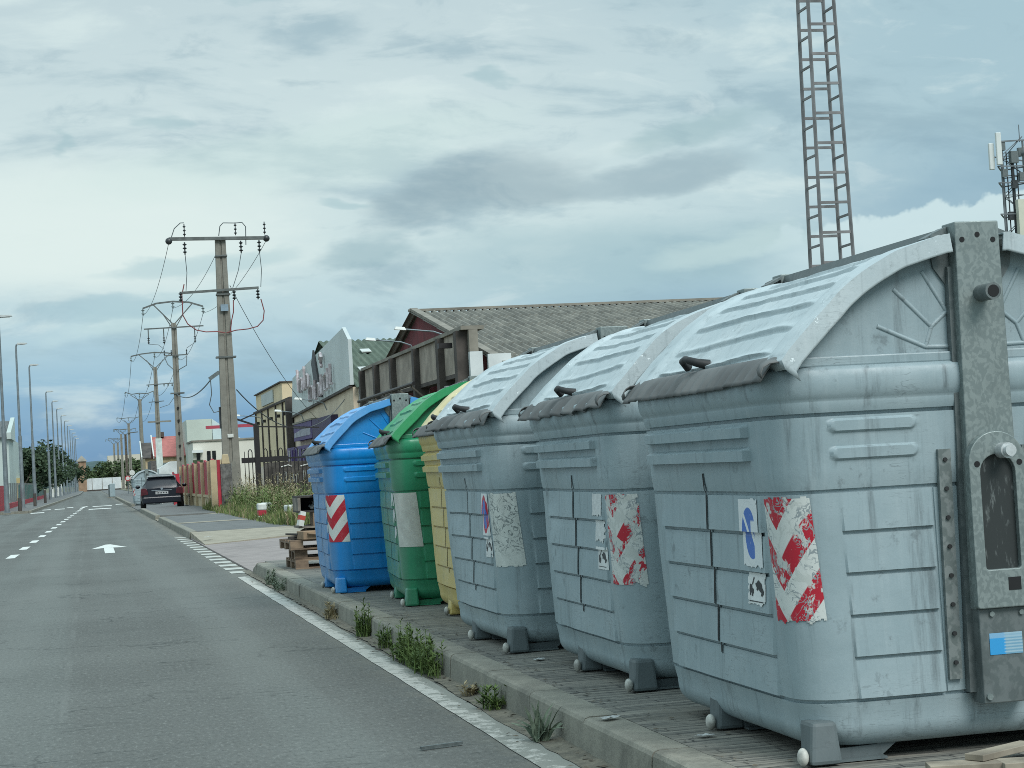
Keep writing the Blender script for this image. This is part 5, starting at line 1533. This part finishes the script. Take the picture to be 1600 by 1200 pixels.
ew = thing('end_wall', 'long white wall closing the far end of the street', 'wall', (1.9, 338.5, 0))
MB().box(-3.2, 3.4, 0, .3, .25, 2.2).build('wall', M['white_wall'], ew); MB().box(-3.2, 3.4, -.1, .3, 0, .24).build('plinth', M['pier'], ew)
for x in (-1.5, .2, 1.9): MB().box(x, x + .08, -.04, .0, .25, 2.2).build('joint', M['coping'], ew)
bt = thing('brick_turret', 'small brick turret with pointed roof beyond the left street lamps', 'tower', (-1.15, 338, 0))
MB().box(-.7, .7, 0, 1.4, 0, 5.2).build('wall', simple('far_brick', (.30, .20, .13), .9, .15, 2.), bt); MB().tbox((-.95, .95, -.25, 1.65, 5.2), (-.05, .05, .65, .75, 6.2)).build('roof', M['coping'], bt)
sg = ['upper white round road sign on post beyond the parked car', 'red-ringed round road sign lower left of the other signs', 'lower white round road sign beyond the parked car']
for i, (x, y, z, cl_) in enumerate([(4.25, 198, 2.1, 'sign_white'), (3.75, 196, 1.55, 'red_paint'), (4.35, 202, 1.55, 'sign_white')]):
    t = thing('road_sign', sg[i], 'sign', (x, y, .03), 0, 'round road signs beyond the car')
    MB().cyl((0, 0, 0), (0, 0, z + .3), .035, n=8).build('post', M['lamp_steel'], t); f = MB().cyl((0, -.04, z), (0, -.06, z), .27, n=20).build('disc', M[cl_], t); MB().cyl((0, -.061, z), (0, -.066, z), .19, n=20).build('face', M['sign_white'], f)

# ------------------------------------------------------------------ left side
gb = thing('warehouse', 'pale mint warehouse with grey roof at the left edge', 'building', (-9, 140, 0))
mint = simple('mint_render', (.45, .52, .49), .8, .05, .4)
MB().box(-6, 3.55, 0, 22, 0, 4.85).build('wall', mint, gb)
MB().add([(-6, -.3, 4.86), (3.45, -.3, 4.86), (3.45, 8, 6.25), (-6, 8, 6.25)], [(0, 1, 2, 3)]).build('roof', simple('grey_slate', (.115, .125, .125), .85, .15, 1.), gb, solid=.08)
MB().prism([(-.4, 4.7), (8.2, 4.7), (8.2, 6.5), (-.4, 5.15)], 'x', 3.46, 3.75).build('parapet', mint, gb)
yb = tag(MB().box(-6.9, -5.15, 152, 160, .1, 1.98).build('low_building', simple('yellow_render', (.48, .40, .20), .85, .06, 1.)), 'low yellow building behind the left fence', 'building')
fl = thing('mesh_fence', 'green mesh fence on a low red wall behind the left lamps', 'fence', (-4.35, 92.5, .115))
MB().box(-.08, .08, .5, 95, 0, .28).build('base_wall', M['red_panel'], fl)
gm_ = simple('green_mesh', (.035, .13, .105), .7, .2, 1.5)
MB().box(-.03, .03, .5, 15, .28, 1.25).build('red_panel', M['red_panel'], fl)
for k in range(27):
    y = 16 + k * 3.0; MB().box(-.04, .04, y - .04, y + .04, .28, 1.4).build('post', M['galv_dark'], fl)
    if k % 4 in (1, 2) and k > 3 or k > 9: MB().box(-.015, .015, y + .1, y + 2.9, .3, 1.3).build('mesh_panel', gm_, fl)
for i, y in enumerate((86.5, 106.2, 125.4)):
    tag(MB().cyl((0, 0, 0), (0, 0, .62 + .12 * i), .09, .085, 10).build('bollard', M['pier'], loc=(-3.22 + i * .15, y + 6.2, .11)), 'short dark bollard at the foot of the left street lamps, %s from the near end' % ordn(i), 'bollard', 'bollards on the left pavement')
for i, (x, y) in enumerate([(-2.75, 196), (-2.45, 214), (-2.3, 222)]):
    tag(MB().box(-.16, .16, -.05, .05, 0, 1.35).build('white_post', M['sign_white'], loc=(x - .9, y, .11)), 'white panel standing among the left lamp posts, %s from the near end' % ordn(i), 'panel', 'white panels on the left pavement')

# ------------------------------------------------------------------ towers on the right
M['tower_steel'] = simple('tower_steel', (.20, .20, .203), .6, .2, 2., metal=.2)
tw = thing('lattice_tower', 'grey steel batten tower rising behind the nearest grey container', 'tower', (16.33, 40, 0))
def hw(z): return .42 - (z - 0) * .0100 * 1.05
H = 17.
legs = []
for sx in (-1, 1):
    for sy in (-1, 1):
        MB().bar((sx * hw(0), sy * hw(0), 0), (sx * hw(H), sy * hw(H), H), .062).build('leg', M['tower_steel'], tw)
k = 0; z = .5
while z < H - .3:
    a = hw(z)
    for sy in (-1, 1): MB().bar((-a, sy * a, z), (a, sy * a, z), .035, .060).build('batten', M['tower_steel'], tw)
    a2 = hw(z + .33)
    for sx in (-1, 1):
        MB().bar((sx * a2, -a2, z + .40), (sx * a2, a2, z + .40), .035, .05).build('batten', M['tower_steel'], tw)
    z += .665
tm = thing('antenna_mast', 'lattice telecom mast with white panel antennas at the right edge', 'mast', (46.75, 90, 0))
M['mast_steel'] = simple('mast_steel', (.16, .18, .19), .5, .2, 1., metal=.3)
tri = [(-.62, -.36), (.62, -.36), (0, .72)]
for x, y in tri: MB().cyl((x, y, 0), (x, y, 16.1), .055, n=8).build('leg', M['mast_steel'], tm)
for k in range(16):
    z = .3 + k
    for q in range(3):
        a, b = tri[q], tri[(q + 1) % 3]
        MB().bar((a[0], a[1], z), (b[0], b[1], z), .04).build('brace', M['mast_steel'], tm); MB().bar((a[0], a[1], z if (k + q) % 2 else z + 1), (b[0], b[1], z + 1 if (k + q) % 2 else z), .035).build('brace', M['mast_steel'], tm)
wa = simple('white_antenna', (.62, .66, .64), .5, .05, 1.)
for x, y, z0, z1 in ((-1.22, -.5, 14.6, 15.95), (-.92, -.75, 14.8, 16.45), (.75, -.9, 14.9, 15.9), (1.05, .3, 14.4, 15.9)):
    a = MB().box(x - .14, x + .14, y - .08, y + .08, z0, z1).build('panel_antenna', wa, tm, bevel=.03); MB().bar((x, y + .1, (z0 + z1) / 2), (x * .4, 0, (z0 + z1) / 2), .06).build('bracket', M['mast_steel'], a)
MB().box(-.25, .15, -.75, -.45, 14.9, 15.5).build('radio_unit', M['galv_dark'], tm); MB().cyl((-.05, -.4, 11), (-.05, -.4, 15), .09, n=8).build('cable_bundle', M['insul'], tm)
MB().box(-.12, .22, -.9, -.6, 10.6, 13.0).build('panel_antenna', simple('cream_antenna', (.56, .57, .47), .5, .05, 1.), tm)
for x, y, z in ((-.55, -.5, 14.2), (.35, -.55, 14.0), (-.1, -.6, 13.6), (.5, -.3, 15.3), (-.5, -.3, 15.6), (.6, -.4, 12.6), (-.35, -.5, 12.0), (.45, -.5, 11.3)):
    MB().box(x - .14, x + .14, y - .1, y + .1, z, z + .42).build('radio_unit', M['insul'] if z < 14 else M['galv_dark'], tm)
for z in (13.9, 14.75, 12.3):
    for a_, b_ in (((-.95, -.6), (.95, -.6)), ((.95, -.6), (0, .95)), ((0, .95), (-.95, -.6))): MB().bar((a_[0], a_[1], z), (b_[0], b_[1], z), .06).build('support_ring', M['mast_steel'], tm)
for x in (-.3, .25): MB().cyl((x, -.3, 9), (x, -.3, 15.5), .035, n=6).build('feeder_cable', M['insul'], tm)
MB().cyl((.45, -.4, 16), (.45, -.4, 16.9), .025, n=6).build('whip', M['mast_steel'], tm)
MB().bar((-.7, -.4, 16.05), (.7, -.4, 16.1), .07).build('top_frame', M['mast_steel'], tm)

# ------------------------------------------------------------------ pallets, rubbish and litter
M['pallet'] = simple('pallet_wood', (.19, .135, .09), .85, .3, 5., c2=(.12, .085, .06), bmp=.004, bscale=30.)
M['old_wood'] = simple('grey_old_board', (.20, .18, .15), .9, .3, 6., c2=(.10, .09, .08))
M['dark_board'] = simple('dark_stained_board', (.045, .04, .036), .85, .3, 5.)
M['bag'] = simple('white_plastic_bag', (.52, .54, .53), .35, .12, 9.)
M['card'] = simple('brown_cardboard', (.27, .19, .12), .85, .15, 6.)


def pallet(label, group, loc, rz=0, mat=None):
    p = thing('wooden_pallet', label, 'pallet', loc, rz, group); mt = mat or M['pallet']
    for k in range(5): MB().box(-.6, .6, -.4 + k * .175, -.4 + k * .175 + .10, .122, .144).build('deck_board', mt, p)
    for y in (-.4, -.05, .30):
        for x in (-.6, -.07, .46): MB().box(x, x + .14, y, y + .10, .0225, .0995).build('block', mt, p)
        MB().box(-.6, .6, y, y + .10, 0, .022).build('skid', mt, p)
    for x in (-.6, -.07, .46): MB().box(x, x + .14, -.4, .4, .100, .1215).build('stringer', mt, p)
    return p
PS = 'pallets stacked beside the blue container'
for k, (x, y, rz, lab) in enumerate([(2.72, 21.25, .03, 'bottom pallet of the stack beside the blue container'), (2.74, 21.28, -.02, 'middle pallet of the stack beside the blue container'), (2.66, 21.22, .05, 'top pallet of the stack, shifted left above the others')]):
    q = pallet(lab, PS, (x, y, .139 + k * .1055), rz); q.scale = (1, 1, .72)
for i, (x, y, z, L, w, a, lab) in enumerate([(2.72, 21.1, 0.4665, 1.25, .16, .06, 'dark flat board lying across the top pallet'), (2.85, 21.3, 0.4895, 1.0, .14, -.12, 'grey board resting on the dark board on the pallets'), (2.80, 21.15, 0.5245, .7, .2, .15, 'short pale board under the white bags on the pallets')]):
    tag(MB().box(-L / 2, L / 2, -w / 2, w / 2, 0, .022).build('loose_board', [M['dark_board'], M['old_wood'], M['pallet']][i], loc=(x, y, z), rz=a, bevel=.003), lab, 'board', 'loose boards on the pallets')


def lump(name, mat, loc, size, seed, label, cat, group=None):
    rnd = random.Random(seed); mb = MB().sphere((0, 0, 0), 1, 18, 12)
    mb.v = [tuple(Vector(p) * (1 + .38 * mnoise.noise(Vector(p) * 1.7 + Vector((seed, 0, 0))) + .15 * mnoise.noise(Vector(p) * 4 + Vector((0, seed, 0))))) for p in mb.v]
    mb.v = [(x * size[0], y * size[1], max(z, -.75) * size[2] + size[2] * .75) for x, y, z in mb.v]
    return tag(mb.build(name, mat, loc=loc, smooth=25), label, cat, group)
lump('rubbish_sack', simple('dark_sack', (.05, .048, .045), .6, .3, 9.), (2.72, 21.15, .475), (.24, .2, .085), 7, 'dark crushed sack between the pallets and the broken crate', 'sack')
lump('rubbish_sack', simple('brown_sack', (.15, .11, .08), .8, .3, 9.), (2.42, 21.25, .475), (.16, .16, .075), 8, 'brown crumpled sack under the left side of the broken crate', 'sack')
tag(MB().obox((0, 0, 0), (.34, .30, .016), Matrix.Rotation(.16, 3, 'Y')).build('loose_board', M['dark_board'], loc=(2.28, 21.1, .49), rz=.35), 'dark square board tipped over the left edge of the top pallet', 'board', 'loose boards on the pallets')
BGG = 'white bags among the pallet rubbish'
lump('plastic_bag', M['bag'], (2.50, 20.98, 0.5495), (.10, .08, .075), 1, 'white bag on the boards at the bottom of the rubbish', 'bag', BGG)
lump('plastic_bag', M['bag'], (2.47, 21.15, 0.7695), (.12, .10, .055), 2, 'flattened white bag inside the broken dark crate', 'bag', BGG)
lump('plastic_bag', M['bag'], (2.56, 21.2, 0.9295), (.14, .1, .06), 3, 'white crumpled bag on the very top of the rubbish', 'bag', BGG)
cr_ = thing('broken_crate', 'broken dark wooden crate open to the front on the pallet stack', 'crate', (2.50, 21.2, 0.5745))
MB().box(-.30, .45, -.25, .3, 0, .02).build('floor', M['old_wood'], cr_); MB().box(-.30, .45, -.25, .3, .17, .19).build('shelf', M['dark_board'], cr_); MB().box(-.30, .45, -.25, .3, .33, .35).build('top', M['dark_board'], cr_)
MB().box(-.30, -.27, -.25, .3, .19, .33).build('side', M['old_wood'], cr_); MB().box(-.27, -.05, .2, .3, .19, .33).build('back', M['hole'], cr_); MB().box(-.14, .0, -.24, .1, .02, .17).build('divider', M['pallet'], cr_); MB().box(.12, .2, -.24, .1, .02, .17).build('divider', M['pallet'], cr_)
ct = thing('carton', 'red and white carton leaning at the left of the rubbish', 'carton', (2.23, 20.95, 0.60), .3)
MB().obox((0, 0, .08), (.06, .06, .16), Matrix.Rotation(.25, 3, 'Y')).build('box', M['sign_white'], ct); MB().obox((.003, 0, .09), (.0635, .0635, .05), Matrix.Rotation(.25, 3, 'Y')).build('red_band', simple('carton_red', (.40, .05, .03), .6, .1, 5.), ct)
tag(MB().box(-.17, .17, -.12, .12, 0, .09).build('cardboard_box', M['card'], loc=(2.36, 20.86, 0.4575), rz=.2, bevel=.006), 'flat brown cardboard box beside the carton on the pallets', 'box')
BBG = 'red and white barrier blocks in the weeds'
for i, (x, y, z) in enumerate([(3.88, 45, .10), (4.12, 46.5, .09), (4.15, 41.0, .09)]):
    t = thing('barrier_block', ['red and white barrier block in front of the tall iron post', 'pale barrier block half hidden in the weeds', 'red and white barrier block beside the pallet rubbish'][i], 'barrier', (x, y, z), .1 * i, BBG)
    MB().box(-.10, .10, -.2, .2, 0, .13).build('lower_band', M['sign_white'], t, bevel=.02); MB().box(-.095, .095, -.19, .19, .131, .26).build('middle_band', M['red_panel'] if i != 1 else M['sign_white'], t, bevel=.02); MB().box(-.10, .10, -.2, .2, .261, .42).build('upper_band', M['sign_white'], t, bevel=.03)
bl = simple('bleached_board', (.30, .265, .205), .85, .25, 5., c2=(.18, .155, .12))
for i, (x, y, L, w, a, z, lab) in enumerate([(2.66, 5.60, .30, .09, -.25, .142, 'short pale board on the paving in front of the nearest container'), (2.93, 5.53, .42, .10, -.15, .143, 'longer pale board on the paving at the bottom right corner'), (2.79, 5.68, .30, .07, .5, .1635, 'weathered board lying across two others near the lifting post')]):
    tag(MB().box(-L / 2, L / 2, -w / 2, w / 2, 0, .02).build('loose_board', bl, loc=(x, y, z), rz=a, bevel=.002), lab, 'board', 'loose boards by the nearest container')
tag(MB().bar((1.29, 7.93, .012), (1.475, 7.985, .012), .016, .012).build('metal_strip', M['galv_dark']), 'thin dark metal strip lying on the road near the edge line', 'strip')
# litter: leaves, twigs and grit on kerb and pavement
lt = MB(); rnd = random.Random(9)
def bit(x, y, z, s_):
    a = rnd.uniform(0, 6.28); e = rnd.uniform(.3, .9); c_, q = math.cos(a), math.sin(a)
    lt.add([(x + s_ * c_, y + s_ * q, z + .002), (x - s_ * e * q, y + s_ * e * c_, z + s_ * .35), (x - s_ * c_, y - s_ * q, z + .003), (x + s_ * e * q * .7, y - s_ * e * c_ * .7, z + s_ * .1)], [(0, 1, 2, 3)])
for i in range(260): bit(1.86 - abs(rnd.gauss(0, .10)), rnd.uniform(5.5, 23), .012, rnd.uniform(.006, .022))
for i in range(160): bit(2.03 + abs(rnd.gauss(0, .09)), rnd.uniform(5.2, 14), .142, rnd.uniform(.005, .018))
for i in range(140): bit(rnd.uniform(-3, 1.6), rnd.uniform(6, 26), .003, rnd.uniform(.004, .012))
tag(lt.build('leaf_litter', simple('brown_litter', (.11, .095, .07), .9, .4, 30.)), 'scattered dry leaves and grit along the gutter', 'litter', kind='stuff')
for i, (x, y, z, L, w, a, tx, lab) in enumerate([(2.52, 20.92, .50, .62, .34, .3, .10, 'tilted brown cardboard sheet sticking out under the white bags'), (2.62, 21.0, .96, .5, .3, -.25, -.14, 'brown cardboard sheet draped over the broken crate'), (2.75, 20.9, .60, .5, .25, .1, .5, 'dark cardboard flap leaning on the crate front')]):
    tag(MB().obox((0, 0, 0), (L, w, .008), Matrix.Rotation(tx, 3, 'Y') @ Matrix.Rotation(tx * .6, 3, 'X')).build('cardboard_sheet', [M['card'], M['card'], M['dark_board']][i], loc=(x, y, z), rz=a), lab, 'cardboard', 'cardboard sheets among the pallet rubbish')
PP = 'paper scraps on the paving'
for i, (x, y, z, s_, lab) in enumerate([(2.28, 6.95, .142, .045, 'white paper scrap in front of the nearest container foot'), (2.14, 6.70, .142, .03, 'small white paper scrap on the paving near the kerb by the nearest container'), (1.96, 7.35, .146, .04, 'torn white strip lying on the kerb top'), (2.25, 9.75, .142, .035, 'tiny white scrap between second and third grey containers'), (2.05, 35.0, .12, .22, 'white paper lying at the corner of the far kerb')]):
    mb = MB(); rr = []
    for q in range(5): rr.append([(-s_ + s_ * 2 * k / 4 + .01 * rnd.random(), -.012 + .012 * q + .01 * rnd.random(), .003 + .006 * rnd.random()) for k in range(5)])
    tag(mb.grid(rr).build('paper_scrap', M['bag'], loc=(x, y, z), rz=.3 * i), lab, 'paper', PP)
